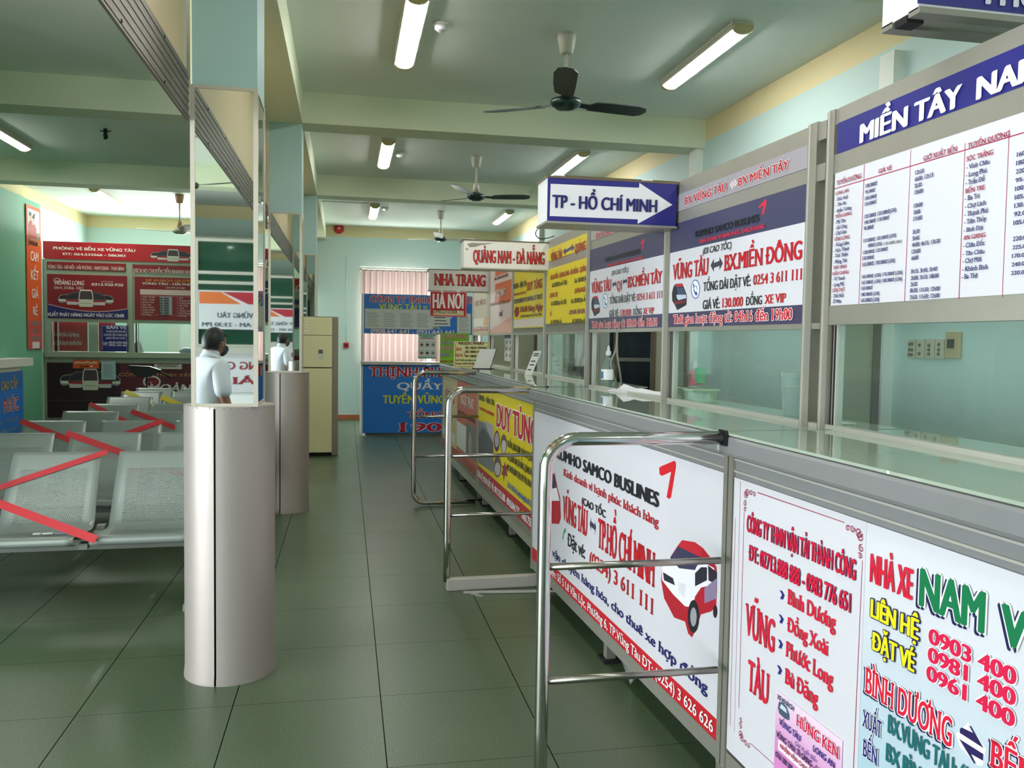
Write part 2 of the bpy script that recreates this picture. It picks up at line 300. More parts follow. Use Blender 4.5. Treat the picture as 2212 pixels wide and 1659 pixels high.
# lettering tables: text, u, v, width, cap height, colour, style (metres on each board)
TX={
 'near_name':[('MIỀN TÂY', 0.141, 0.009, 0.449, 0.058, 'f2f2f4', 'B', -0.01), ('NAM', 0.641, 0.0095, 0.208, 0.057, 'f2f2f4', 'B', 0.001)],
 'near_table':[('TUYẾN ĐƯỜNG', 0.021, 0.404, 0.137, 0.015, 'a02048', 's', -0.004), ('GIÁ VÉ', 0.243, 0.4015, 0.064, 0.013, 'a02048', 's', -0.003), ('GIỜ XUẤT BẾN', 0.446, 0.3985, 0.133, 0.014, 'a02048', 's', -0.003), ('TUYẾN ĐƯỜNG', 0.618, 0.397, 0.143, 0.013, 'a02048', 's', -0.004), ('LONG AN', 0.019, 0.3715, 0.072, 0.011, 'a02048', 's', -0.003), ('- Đức Huệ', 0.02, 0.3515, 0.068, 0.011, '1f1f6b', 's', -0.003), ('- Tân An', 0.02, 0.3335, 0.06, 0.011, '1f1f6b', 's', -0.001), ('- Kiến Tường', 0.02, 0.313, 0.09, 0.011, '1f1f6b', 's', -0.004), ('TIỀN GIANG', 0.02, 0.2945, 0.093, 0.011, 'a02048', 's', -0.001), ('- Mỹ Tho', 0.02, 0.2755, 0.061, 0.012, '1f1f6b', 's', -0.001), ('- Gò Công', 0.02, 0.2565, 0.069, 0.012, '1f1f6b', 's', -0.003), ('- Chợ Gạo', 0.019, 0.238, 0.069, 0.012, '1f1f6b', 's', -0.002), ('VĨNH LONG', 0.019, 0.2185, 0.087, 0.012, 'a02048', 's', -0.001), ('- Vũng Liêm', 0.019, 0.1995, 0.085, 0.012, '1f1f6b', 's', -0.003), ('- Hựu Thành', 0.019, 0.181, 0.086, 0.012, '1f1f6b', 's', -0.002), ('- Tích Thiện', 0.018, 0.163, 0.082, 0.012, '1f1f6b', 's', -0.002), ('- Măng Thít', 0.018, 0.143, 0.079, 0.012, '1f1f6b', 's', -0.002), ('TRÀ VINH', 0.018, 0.124, 0.076, 0.011, 'a02048', 's', -0.002), ('HẬU GIANG', 0.017, 0.1045, 0.091, 0.011, 'a02048', 's', -0.003), ('- Vị Thanh', 0.018, 0.0865, 0.07, 0.011, '1f1f6b', 's', -0.001), ('- Long Mỹ', 0.017, 0.067, 0.068, 0.012, '1f1f6b', 's', 0.0), ('CẦN THƠ', 0.017, 0.048, 0.072, 0.012, 'a02048', 's', 0.0), ('- Thốt Nốt', 0.016, 0.029, 0.07, 0.012, '1f1f6b', 's', 0.0), ('- Ô Môn', 0.016, 0.01, 0.056, 0.012, '1f1f6b', 's', 0.0), ('100.000đ', 0.181, 0.368, 0.057, 0.012, '1f1f6b', 's', 0.0), ('95.000đ', 0.18, 0.349, 0.05, 0.011, '1f1f6b', 's', -0.002), ('100.000đ', 0.18, 0.3295, 0.058, 0.011, '1f1f6b', 's', -0.001), ('150.000đ', 0.18, 0.3115, 0.058, 0.011, '1f1f6b', 's', -0.001), ('103.000đ; 120.000đ(GN)', 0.181, 0.272, 0.155, 0.012, '1f1f6b', 's', -0.002), ('140.000đ; 118.000đ', 0.181, 0.254, 0.122, 0.011, '1f1f6b', 's', -0.002), ('96.000đ', 0.179, 0.235, 0.05, 0.012, '1f1f6b', 's', -0.002), ('110.000đ; 150.000đ (GN)', 0.18, 0.1965, 0.16, 0.011, '1f1f6b', 's', -0.003), ('000đ (GN)', 0.205, 0.1785, 0.07, 0.011, '1f1f6b', 's', -0.001), ('128.000đ; 133.000đ', 0.18, 0.1595, 0.122, 0.011, '1f1f6b', 's', -0.001), ('150.000đ', 0.178, 0.141, 0.058, 0.011, '1f1f6b', 's', -0.002), ('165.000đ; 190.000đ (GN)', 0.179, 0.121, 0.16, 0.012, '1f1f6b', 's', -0.002), ('165.000đ; (GN) 170.000đ (GN)', 0.179, 0.083, 0.197, 0.011, '1f1f6b', 's', -0.002), ('165.000đ; (GN) 180.000đ (GN)', 0.179, 0.064, 0.196, 0.011, '1f1f6b', 's', -0.002), ('165.000đ', 0.178, 0.046, 0.057, 0.011, '1f1f6b', 's', 0.0), ('180.000đ (GN)', 0.178, 0.0265, 0.094, 0.011, '1f1f6b', 's', -0.001), ('165.000đ (GN)', 0.178, 0.0075, 0.094, 0.012, '1f1f6b', 's', -0.001), ('170.000 (6h)', 0.282, 0.177, 0.083, 0.009, '2a2a3a', 'i', -0.002), ('12h50', 0.414, 0.3655, 0.038, 0.012, '1f1f6b', 's', -0.001), ('6h00; 12h15', 0.413, 0.3465, 0.078, 0.012, '1f1f6b', 's', -0.001), ('5h30', 0.413, 0.3275, 0.031, 0.012, '1f1f6b', 's', -0.001), ('15h00', 0.414, 0.309, 0.037, 0.012, '1f1f6b', 's', 0.0), ('10h00', 0.413, 0.2705, 0.038, 0.012, '1f1f6b', 's', -0.001), ('5h00', 0.413, 0.2515, 0.03, 0.012, '1f1f6b', 's', -0.001), ('11h00', 0.413, 0.233, 0.038, 0.012, '1f1f6b', 's', -0.002), ('3h30', 0.412, 0.1955, 0.031, 0.012, '1f1f6b', 's', -0.001), ('3h45', 0.412, 0.1765, 0.031, 0.012, '1f1f6b', 's', -0.001), ('4h00; 4h15; 13h30', 0.412, 0.158, 0.117, 0.012, '1f1f6b', 's', -0.002), ('12h00', 0.412, 0.1385, 0.038, 0.012, '1f1f6b', 's', -0.001), ('6h00', 0.412, 0.12, 0.03, 0.012, '1f1f6b', 's', 0.0), ('3h15; 3h45; 5h40', 0.411, 0.0815, 0.111, 0.012, '1f1f6b', 's', -0.001), ('2h00; 3h10; 18h00', 0.412, 0.062, 0.117, 0.012, '1f1f6b', 's', 0.0), ('2h30', 0.412, 0.044, 0.03, 0.012, '1f1f6b', 's', 0.0), ('8h30; 11h30; 12h00', 0.411, 0.026, 0.125, 0.012, '1f1f6b', 's', 0.0), ('2h50; 11h30; 12h00', 0.411, 0.0065, 0.125, 0.012, '1f1f6b', 's', -0.001), ('SÓC TRĂNG', 0.616, 0.3625, 0.093, 0.013, 'a02048', 's', -0.003), ('- Vĩnh Châu', 0.617, 0.3415, 0.081, 0.012, '1f1f6b', 's', -0.003), ('- Long Phú', 0.616, 0.3205, 0.074, 0.013, '1f1f6b', 's', -0.003), ('- Trần Đề', 0.616, 0.3, 0.068, 0.013, '1f1f6b', 's', -0.002), ('BẾN TRE', 0.617, 0.2785, 0.069, 0.012, 'a02048', 's', -0.003), ('- Ba Tri', 0.616, 0.259, 0.053, 0.013, '1f1f6b', 's', -0.002), ('- Chợ Lách', 0.617, 0.238, 0.075, 0.012, '1f1f6b', 's', -0.004), ('- Thạnh Phú', 0.617, 0.217, 0.083, 0.013, '1f1f6b', 's', -0.002), ('- Tiên Thủy', 0.617, 0.1965, 0.079, 0.013, '1f1f6b', 's', -0.003), ('- Bình Đại', 0.617, 0.1755, 0.069, 0.012, '1f1f6b', 's', -0.003), ('AN GIANG', 0.617, 0.155, 0.078, 0.012, 'a02048', 's', -0.002), ('- Châu Đốc', 0.617, 0.134, 0.077, 0.013, '1f1f6b', 's', -0.002), ('- Tân Châu', 0.617, 0.113, 0.077, 0.012, '1f1f6b', 's', -0.004), ('- Chợ Mới', 0.617, 0.093, 0.068, 0.013, '1f1f6b', 's', -0.002), ('- Khánh Bình', 0.617, 0.0715, 0.091, 0.013, '1f1f6b', 's', -0.003), ('- Ba Thê', 0.616, 0.0515, 0.058, 0.013, '1f1f6b', 's', -0.001), ('160.000đ', 0.786, 0.3395, 0.072, 0.011, '1f1f6b', 's', -0.003), ('180.000đ', 0.785, 0.319, 0.073, 0.011, '1f1f6b', 's', -0.004), ('220.000đ', 0.785, 0.298, 0.073, 0.011, '1f1f6b', 's', -0.004), ('95.000đ', 0.785, 0.2775, 0.073, 0.01, '1f1f6b', 's', -0.005), ('100.000đ', 0.785, 0.2565, 0.073, 0.011, '1f1f6b', 's', -0.005), ('105.000đ', 0.785, 0.2355, 0.073, 0.011, '1f1f6b', 's', -0.005), ('130.000đ', 0.785, 0.215, 0.073, 0.011, '1f1f6b', 's', -0.006), ('92.000đ', 0.785, 0.194, 0.073, 0.011, '1f1f6b', 's', -0.006), ('105.000đ', 0.785, 0.173, 0.073, 0.011, '1f1f6b', 's', -0.006), ('220.000đ', 0.785, 0.1335, 0.073, 0.011, '1f1f6b', 's', -0.003), ('225.000đ', 0.785, 0.113, 0.073, 0.01, '1f1f6b', 's', -0.004), ('170.000đ', 0.785, 0.092, 0.073, 0.01, '1f1f6b', 's', -0.004), ('240.000đ', 0.785, 0.071, 0.073, 0.01, '1f1f6b', 's', -0.004), ('220.000đ', 0.784, 0.05, 0.074, 0.01, '1f1f6b', 's', -0.004)],
 'near_table_lines':[([(0.165,0.444),(0.168,0.444),(0.165,0.003),(0.162,0.003)],'a02048'),([(0.386,0.443),(0.388,0.443),(0.387,0.001),(0.384,0.001)],'a02048'),([(0.604,0.414),(0.606,0.414),(0.608,-0.001),(0.605,-0.001)],'a02048'),([(0.754,0.414),(0.756,0.414),(0.758,-0.002),(0.756,-0.003)],'a02048')],
 'k2_sign':[('VŨNG TÀU', 0.041, 0.2285, 0.376, 0.074, 'c01828', 'sb', 0.001), ('BX.MIỀN ĐÔNG', 0.559, 0.2325, 0.584, 0.067, 'c01828', 'sb', -0.003), ('TỔNG ĐÀI ĐẶT VÉ:', 0.37, 0.1565, 0.416, 0.04, '1a1a22', 's', 0.003), ('0254 3 611 111', 0.803, 0.1585, 0.341, 0.04, 'c01828', 's', 0.001), ('GIÁ VÉ:', 0.369, 0.076, 0.163, 0.041, '1a1a22', 's', 0.002), ('130.000', 0.552, 0.0775, 0.178, 0.04, 'c01828', 's', 0.001), ('ĐỒNG', 0.749, 0.0795, 0.128, 0.035, '1a1a22', 's', 0.001), ('XE VIP', 0.894, 0.0805, 0.152, 0.035, 'c01828', 's', 0.001), ('Thời gian hoạt động từ: 04h16 đến 19h00', 0.057, 0.0165, 1.038, 0.042, 'c01828', 'sb|ow', 0.007), ('(ĐI CAO TỐC)', 0.354, 0.3225, 0.264, 0.028, '1a1a22', 'si', -0.001), ('KUMHO SAMCO BUSLINES', 0.279, 0.4065, 0.557, 0.028, '1a1a22', 'b', 0.003), ('KINH DOANH VÌ HẠNH PHÚC KHÁCH HÀNG', 0.323, 0.3745, 0.555, 0.017, 'd0304c', 'b', 0.005)],
 'k2_art':[([(0.429,0.267),(0.46,0.294),(0.461,0.275),(0.511,0.28),(0.51,0.298),(0.543,0.266),(0.514,0.24),(0.512,0.258),(0.462,0.253),(0.463,0.235)],'3c3c4c'),([(0.822,0.464),(0.875,0.487),(0.88,0.484),(0.881,0.47),(0.864,0.431),(0.858,0.429),(0.85,0.433),(0.861,0.466),(0.83,0.458)],'d8203c'),([(0.032,0.167),(0.05,0.199),(0.072,0.208),(0.147,0.206),(0.161,0.19),(0.199,0.146),(0.198,0.102),(0.096,0.08),(0.078,0.099),(0.037,0.128)],'23222e'),([(0.072,0.208),(0.147,0.206),(0.158,0.19),(0.068,0.194)],'b02838'),([(0.086,0.19),(0.156,0.185),(0.187,0.15),(0.1,0.155)],'3a4a66'),([(0.084,0.155),(0.191,0.15),(0.195,0.134),(0.11,0.128),(0.09,0.138)],'b9c8dc'),([(0.055,0.123),(0.192,0.125),(0.185,0.113),(0.069,0.109)],'7a2030'),([(0.333,0.168),(0.332,0.158),(0.329,0.149),(0.324,0.141),(0.318,0.135),(0.31,0.13),(0.3,0.127),(0.29,0.126),(0.28,0.128),(0.27,0.132),(0.261,0.137),(0.253,0.145),(0.247,0.153),(0.243,0.163),(0.242,0.173),(0.242,0.183),(0.245,0.192),(0.25,0.2),(0.257,0.207),(0.265,0.211),(0.275,0.214),(0.285,0.214),(0.295,0.213),(0.305,0.209),(0.314,0.203),(0.321,0.196),(0.327,0.187),(0.331,0.178)],'1e50a0'),([(0.326,0.168),(0.326,0.16),(0.324,0.151),(0.319,0.144),(0.314,0.138),(0.307,0.134),(0.299,0.131),(0.29,0.131),(0.281,0.132),(0.273,0.136),(0.265,0.141),(0.258,0.147),(0.253,0.155),(0.25,0.164),(0.248,0.173),(0.249,0.181),(0.251,0.19),(0.255,0.197),(0.261,0.203),(0.268,0.207),(0.277,0.21),(0.285,0.21),(0.294,0.208),(0.302,0.205),(0.31,0.2),(0.316,0.193),(0.322,0.185),(0.325,0.177)],'eef0f6'),([(0.261,0.194),(0.272,0.198),(0.278,0.182),(0.271,0.176),(0.286,0.157),(0.295,0.161),(0.309,0.152),(0.305,0.141),(0.289,0.143),(0.27,0.163)],'1e50a0'),([(0.286,0.19),(0.3,0.183),(0.308,0.165),(0.303,0.166),(0.296,0.179),(0.287,0.184)],'1e50a0')],
 'k2_top':[('BX VŨNG TÀU', 0.16, 0.065, 0.403, 0.037, 'b8202c', 'b|ow', -0.002), ('BX MIỀN TÂY', 0.662, 0.0665, 0.376, 0.034, 'b8202c', 'b|ow', -0.007)],
 'k2_top_art':[([(0.586,0.086),(0.607,0.101),(0.607,0.089),(0.621,0.095),(0.62,0.107),(0.643,0.084),(0.623,0.069),(0.622,0.081),(0.608,0.075),(0.609,0.063)],'f2f2f4'),([(0.593,0.086),(0.607,0.094),(0.607,0.087),(0.621,0.091),(0.621,0.098),(0.636,0.084),(0.622,0.076),(0.622,0.083),(0.608,0.079),(0.608,0.072)],'b8202c'),([(0.597,0.085),(0.608,0.092),(0.608,0.086),(0.621,0.09),(0.62,0.095),(0.632,0.085),(0.621,0.078),(0.621,0.083),(0.608,0.08),(0.609,0.075)],'c8c8d2')],
 'k1_sign':[('VŨNG TÀU', 0.04, 0.223, 0.352, 0.068, 'c01828', 'sb', 0.004), ('Q1', 0.479, 0.218, 0.084, 0.054, 'c01828', 'sb', 0.004), ('BX.MIỀN TÂY', 0.65, 0.224, 0.468, 0.06, 'c01828', 'sb', 0.0), ('(ĐI CAO TỐC)', 0.392, 0.3115, 0.263, 0.025, '1a1a22', 'si', -0.001), ('TỔNG ĐÀI ĐẶT VÉ:', 0.366, 0.1455, 0.406, 0.04, '1a1a22', 's', -0.001), ('0254 3 611 111', 0.786, 0.148, 0.337, 0.036, 'c01828', 's', 0.004), ('GIÁ VÉ:', 0.367, 0.0685, 0.157, 0.04, '1a1a22', 's', 0.001), ('130.000', 0.544, 0.0695, 0.17, 0.037, 'c01828', 's', 0.001), ('ĐỒNG', 0.736, 0.071, 0.128, 0.034, '1a1a22', 's', 0.0), ('XE VIP', 0.879, 0.071, 0.147, 0.034, 'c01828', 's', 0.0), ('Thời gian hoạt động từ: 05h00 đến 18h30', 0.053, 0.0085, 1.02, 0.04, 'c01828', 'sb|ow', 0.005), ('KUMHO SAMCO BUSLINES', 0.276, 0.397, 0.547, 0.027, '1a1a22', 'b', 0.002), ('KINH DOANH VÌ HẠNH PHÚC KHÁCH HÀNG', 0.328, 0.365, 0.538, 0.014, 'd0304c', 'b', 0.004)],
 'k1_art':[([(0.403,0.256),(0.417,0.278),(0.418,0.264),(0.455,0.267),(0.454,0.282),(0.471,0.258),(0.457,0.236),(0.456,0.25),(0.419,0.247),(0.42,0.233)],'30304a'),([(0.569,0.262),(0.582,0.284),(0.583,0.27),(0.623,0.273),(0.622,0.286),(0.638,0.263),(0.625,0.242),(0.624,0.256),(0.584,0.253),(0.585,0.239)],'30304a'),([(0.811,0.449),(0.862,0.475),(0.866,0.472),(0.867,0.458),(0.851,0.418),(0.846,0.416),(0.838,0.419),(0.848,0.453),(0.819,0.444)],'d8203c'),([(0.035,0.163),(0.052,0.194),(0.073,0.203),(0.146,0.203),(0.159,0.187),(0.197,0.145),(0.196,0.101),(0.097,0.079),(0.08,0.097),(0.04,0.125)],'23222e'),([(0.073,0.203),(0.146,0.203),(0.156,0.187),(0.069,0.19)],'b02838'),([(0.087,0.186),(0.155,0.182),(0.185,0.149),(0.101,0.152)],'3a4a66'),([(0.084,0.152),(0.189,0.149),(0.193,0.132),(0.11,0.126),(0.09,0.136)],'b9c8dc'),([(0.057,0.121),(0.19,0.124),(0.183,0.112),(0.071,0.107)],'7a2030'),([(0.337,0.164),(0.337,0.155),(0.334,0.146),(0.328,0.138),(0.321,0.131),(0.312,0.126),(0.302,0.123),(0.291,0.122),(0.28,0.124),(0.27,0.127),(0.26,0.133),(0.251,0.14),(0.245,0.149),(0.241,0.159),(0.239,0.169),(0.24,0.178),(0.243,0.188),(0.248,0.196),(0.256,0.202),(0.265,0.207),(0.275,0.21),(0.286,0.211),(0.297,0.209),(0.307,0.205),(0.317,0.199),(0.325,0.192),(0.331,0.184),(0.336,0.174)],'1e50a0'),([(0.331,0.165),(0.33,0.156),(0.327,0.148),(0.323,0.141),(0.317,0.135),(0.309,0.13),(0.3,0.127),(0.291,0.127),(0.282,0.128),(0.272,0.131),(0.264,0.136),(0.257,0.143),(0.251,0.151),(0.248,0.159),(0.246,0.168),(0.246,0.177),(0.249,0.185),(0.254,0.193),(0.26,0.199),(0.268,0.203),(0.277,0.206),(0.286,0.206),(0.296,0.205),(0.305,0.201),(0.313,0.196),(0.32,0.19),(0.325,0.182),(0.329,0.174)],'eef0f6'),([(0.26,0.19),(0.272,0.194),(0.278,0.178),(0.271,0.172),(0.287,0.153),(0.296,0.157),(0.312,0.148),(0.308,0.137),(0.29,0.139),(0.269,0.158)],'1e50a0'),([(0.287,0.186),(0.302,0.179),(0.311,0.161),(0.305,0.162),(0.298,0.175),(0.288,0.181)],'1e50a0')],
 'k1_top':[('BX VŨNG TÀU', 0.109, 0.0505, 0.399, 0.035, 'b8202c', 'b|ow', -0.009)],
 'pl':[('CÔNG TY THNN VẬN TẢI THÀNH CÔNG', 0.126, 0.75, 0.555, 0.053, 'd81c3c', 'b|ON', 0.002), ('ĐT: 02713.888 888 - 0983 776 651', 0.143, 0.663, 0.522, 0.049, 'd81c3c', 'b|ON', 0.004), ('Bình Dương', 0.374, 0.596, 0.234, 0.044, 'd81c3c', 'sb', 0.01), ('Đồng Xoài', 0.374, 0.5175, 0.204, 0.042, 'd81c3c', 'sb', -0.001), ('Phước Long', 0.374, 0.4425, 0.232, 0.045, 'd81c3c', 'sb', 0.009), ('Bù Đăng', 0.374, 0.3635, 0.167, 0.045, 'd81c3c', 'sb', 0.009), ('VŨNG', 0.135, 0.425, 0.179, 0.1, 'd81c3c', 'sb', 0.012), ('TÀU', 0.159, 0.256, 0.131, 0.098, 'd81c3c', 'sb', 0.016), ('NHÀ XE', 0.737, 0.7645, 0.152, 0.071, 'd81c3c', 'B', 0.001), ('NAM', 0.911, 0.762, 0.192, 0.085, '12764a', 'B|os', 0.004), ('V', 1.142, 0.7605, 0.068, 0.079, '12764a', 'B|os', -0.005), ('LIÊN HỆ', 0.745, 0.681, 0.17, 0.044, 'f4e81c', 'B|on', 0.004), ('ĐẶT VÉ', 0.753, 0.604, 0.153, 0.044, 'f4e81c', 'B|on', 0.004), ('0903 400', 0.946, 0.6885, 0.241, 0.034, 'd81c4c', 'B|ow', 0.007), ('0981 400', 0.946, 0.648, 0.242, 0.033, 'd81c4c', 'B|ow', 0.008), ('0961 400', 0.944, 0.606, 0.244, 0.033, 'd81c4c', 'B|ow', 0.006), ('BÌNH DƯƠNG', 0.735, 0.489, 0.295, 0.064, 'd81c3c', 'sb|os', 0.01), ('XUẤT', 0.73, 0.4015, 0.074, 0.042, '26266e', 'sb|ow', 0.013), ('BẾN', 0.736, 0.329, 0.056, 0.042, '26266e', 'sb|ow', 0.012), ('BX.VŨNG TÀU: 6H00', 0.824, 0.429, 0.301, 0.044, '1a6a70', 'b', 0.044), ('BẾN', 1.131, 0.505, 0.115, 0.055, 'd81c3c', 'sb|os', 0.016), ('BX.BÌNH DƯƠNG', 0.821, 0.3595, 0.308, 0.043, '1a6a70', 'b', 0.059)],
 'pl_art':[([(0.325,0.62),(0.34,0.622),(0.354,0.613),(0.345,0.597),(0.329,0.596),(0.339,0.61)],'2a2a78'),([(0.324,0.549),(0.339,0.55),(0.354,0.542),(0.345,0.526),(0.329,0.525),(0.338,0.539)],'2a2a78'),([(0.325,0.474),(0.34,0.476),(0.354,0.468),(0.345,0.451),(0.329,0.45),(0.338,0.464)],'2a2a78'),([(0.324,0.396),(0.339,0.399),(0.354,0.391),(0.345,0.374),(0.329,0.372),(0.338,0.387)],'2a2a78'),([(0.181,0.884),(0.624,0.886),(0.624,0.884),(0.181,0.881)],'9c1c50'),([(0.1,0.806),(0.103,0.806),(0.107,0.171),(0.104,0.17)],'9c1c50'),([(0.701,0.807),(0.703,0.807),(0.699,0.266),(0.696,0.264)],'9c1c50'),([(0.071,0.898),(0.073,0.899),(0.081,0.078),(0.08,0.077)],'9c1c50'),([(0.044,0.773),(0.046,0.774),(0.052,0.086),(0.05,0.085)],'9c1c50'),([(0.184,0.093),(0.331,0.097),(0.331,0.095),(0.184,0.091)],'9c1c50'),([(1.035,0.523),(1.067,0.562),(1.116,0.53),(1.11,0.492),(1.097,0.487),(1.048,0.5)],'f4f4f8'),([(1.045,0.539),(1.05,0.544),(1.081,0.547),(1.069,0.557),(1.076,0.558),(1.111,0.529),(1.045,0.53)],'2a2058'),([(1.044,0.517),(1.111,0.517),(1.111,0.503),(1.079,0.501),(1.093,0.488),(1.087,0.486)],'2a2058')],
 'pl_scroll':[(0.098,0.885),(0.706,0.886),(0.112,0.071)],
 'pl_stick':[(0.331,0.324),(0.653,0.328),(0.328,0.115)],
 'pl_div':[(0.715,0.88),(0.712,0.286)],
 'pl_sticker':[('XE KHÁCH', 0.342, 0.3035, 0.089, 0.014, '2a4a60', 'b', 0.005), ('HÙNG KEN', 0.446, 0.272, 0.2, 0.032, 'd01c48', 'sb|ow', 0.004), ('VŨNG TÀU', 0.357, 0.2335, 0.113, 0.018, '3a2a8a', 'b', 0.005), ('LONG AN', 0.531, 0.239, 0.098, 0.017, '3a2a8a', 'b', 0.008), ('Giá Xuất Bến', 0.442, 0.2135, 0.106, 0.012, '5a4a9a', 'i', 0.007), ('VŨNG TÀU: 7h SÁNG - LONG AN', 0.344, 0.191, 0.289, 0.017, '3a2a5a', 'b', 0.018), ('NHẬN VẬN CHUYỂN', 0.366, 0.1675, 0.169, 0.013, 'b03060', 'b', 0.017), ('0763 200 200', 0.343, 0.131, 0.09, 0.016, '3a2a5a', 'b', 0.01)],
 'c2p':[('KUMHO SAMCO BUSLINES', 0.47, 0.6965, 1.42, 0.06, '22222a', 'B', -0.001), ('Kinh doanh vì hạnh phúc khách hàng', 0.614, 0.6195, 1.28, 0.04, 'c02030', 's', 0.003), ('VŨNG TÀU', 0.614, 0.379, 0.415, 0.134, 'c01828', 'sb', -0.004), ('(CAO TỐC', 0.93, 0.527, 0.359, 0.036, '1a1a22', 'sb', 0.008), ('TP.HỒ CHÍ MINH', 1.182, 0.3695, 0.683, 0.142, 'c01828', 'sb', 0.003), ('Đặt vé:', 0.704, 0.26, 0.301, 0.07, '1a1a22', 's', 0.002), ('(0254) 3 611 111', 1.066, 0.2555, 0.792, 0.065, 'b81c28', 's', -0.007), ('vận chuyển hàng hóa, cho thuê xe hợp đồng', 0.421, 0.1325, 1.923, 0.042, '1f1f6b', 's', 0.009), ('Đại diện: Số 5 Lê Văn Lộc, Phường 6, TP.Vũng Tàu ĐT: (0254) 3 626 626', 0.238, 0.0185, 2.155, 0.043, 'f2f2f4', 's', 0.017)],
 'c2p_art':[([(1.056,0.45),(1.075,0.49),(1.076,0.468),(1.13,0.462),(1.129,0.484),(1.151,0.454),(1.133,0.414),(1.132,0.436),(1.078,0.441),(1.079,0.419)],'3a3a50'),([(1.877,0.854),(1.896,0.863),(2.015,0.902),(2.031,0.899),(2.034,0.882),(1.996,0.758),(1.978,0.749),(1.955,0.751),(1.99,0.856),(1.908,0.827),(1.883,0.829)],'d0202e'),([(0.602,0.273),(0.636,0.331),(0.671,0.344),(0.664,0.32),(0.629,0.299),(0.625,0.267)],'4c9a5c'),([(1.997,0.523),(2.069,0.591),(2.102,0.618),(2.209,0.636),(2.273,0.63),(2.334,0.61),(2.376,0.59),(2.384,0.509),(2.38,0.454),(2.345,0.427),(2.271,0.393),(2.228,0.317),(2.206,0.287),(2.173,0.29),(2.145,0.325),(2.051,0.309),(1.956,0.354),(1.923,0.416),(1.93,0.466)],'b01e30'),([(1.929,0.47),(2.001,0.528),(2.073,0.52),(2.199,0.539),(2.276,0.581),(2.358,0.582),(2.376,0.531),(2.266,0.488),(2.221,0.442),(2.207,0.398),(2.142,0.381),(2.036,0.394),(1.933,0.419)],'ecebf2'),([(2.001,0.524),(2.069,0.586),(2.25,0.61),(2.259,0.595),(2.215,0.536),(2.083,0.507)],'3c3a58'),([(2.069,0.591),(2.106,0.619),(2.209,0.636),(2.269,0.629),(2.259,0.595),(2.22,0.592),(2.074,0.587)],'c02436'),([(2.216,0.525),(2.261,0.559),(2.307,0.571),(2.309,0.526),(2.219,0.478)],'2a2838'),([(2.314,0.58),(2.38,0.574),(2.383,0.53),(2.32,0.529)],'30283a'),([(2.292,0.493),(2.381,0.554),(2.382,0.484),(2.295,0.44)],'8a7c9c'),([(2.086,0.455),(2.146,0.464),(2.132,0.411),(2.084,0.42)],'d8dce4'),([(1.94,0.453),(2.033,0.455),(2.052,0.433),(1.951,0.424)],'2c2a38'),([(2.259,0.381),(2.258,0.368),(2.256,0.355),(2.251,0.342),(2.245,0.33),(2.236,0.32),(2.227,0.312),(2.217,0.307),(2.207,0.305),(2.196,0.306),(2.187,0.31),(2.179,0.317),(2.173,0.327),(2.169,0.338),(2.167,0.351),(2.167,0.365),(2.17,0.379),(2.175,0.392),(2.182,0.404),(2.19,0.414),(2.2,0.421),(2.21,0.426),(2.22,0.428),(2.23,0.426),(2.239,0.422),(2.247,0.415),(2.253,0.405),(2.257,0.394)],'24222a'),([(2.239,0.373),(2.238,0.365),(2.237,0.357),(2.234,0.35),(2.231,0.343),(2.226,0.338),(2.221,0.333),(2.216,0.331),(2.21,0.329),(2.204,0.33),(2.199,0.333),(2.195,0.337),(2.191,0.342),(2.189,0.349),(2.188,0.356),(2.188,0.364),(2.19,0.372),(2.192,0.38),(2.196,0.386),(2.201,0.392),(2.206,0.396),(2.211,0.399),(2.217,0.4),(2.223,0.399),(2.228,0.397),(2.232,0.392),(2.235,0.387),(2.238,0.38)],'9a9aa4'),([(2.391,0.442),(2.391,0.437),(2.39,0.432),(2.388,0.427),(2.386,0.423),(2.383,0.419),(2.38,0.417),(2.377,0.415),(2.373,0.414),(2.37,0.415),(2.367,0.417),(2.364,0.419),(2.362,0.423),(2.36,0.427),(2.36,0.432),(2.36,0.437),(2.361,0.442),(2.362,0.447),(2.365,0.451),(2.367,0.455),(2.371,0.458),(2.374,0.459),(2.378,0.46),(2.381,0.459),(2.384,0.458),(2.387,0.455),(2.389,0.451),(2.39,0.447)],'24222a'),([(0.381,0.534),(0.437,0.607),(0.494,0.537),(0.551,0.485),(0.573,0.378),(0.541,0.337),(0.395,0.308)],'b01e30'),([(0.38,0.546),(0.418,0.587),(0.481,0.534),(0.543,0.467),(0.387,0.437)],'e6e6ee'),([(0.377,0.603),(0.428,0.594),(0.481,0.529),(0.383,0.506)],'3c3a58')],
 'c3p':[('DUY TÙNG', 0.906, 0.626, 1.402, 0.184, 'b8202c', 'B|ow', -0.004), ('BA ĐỒN, QUẢNG BÌNH, QUẢNG TRỊ, ĐÔNG HÀ', 1.364, 0.512, 0.941, 0.053, '22222a', 'b', 0.01), ('HUẾ, QUẢNG NAM, ĐÀ NẴNG, QUẢNG NGÃI', 1.358, 0.415, 0.863, 0.052, '22222a', 'b', 0.008), ('QUY NHƠN, BÌNH ĐỊNH, PHÚ YÊN, NHA TRANG', 1.351, 0.3305, 0.957, 0.05, '22222a', 'b', 0.017), ('Gửi Xe Tải Vận Chuyển Hàng Hóa Đi Các Tỉnh', 1.375, 0.203, 0.917, 0.044, '2060b0', 'b', 0.004), ('LIÊN HỆ MUA ĐẶT VÉ: 0913.755.388 - 0918.044.737 - 0903.755.388', 0.035, 0.068, 2.288, 0.056, 'f2f2f4', 'b', -0.02), ('DNTN - VẬN TẢI', 0.045, 0.7795, 0.74, 0.047, '444430', 'b', -0.001), ('LIMOUSINE', 0.091, 0.692, 0.699, 0.027, 'b8202c', 'b', 0.03)],
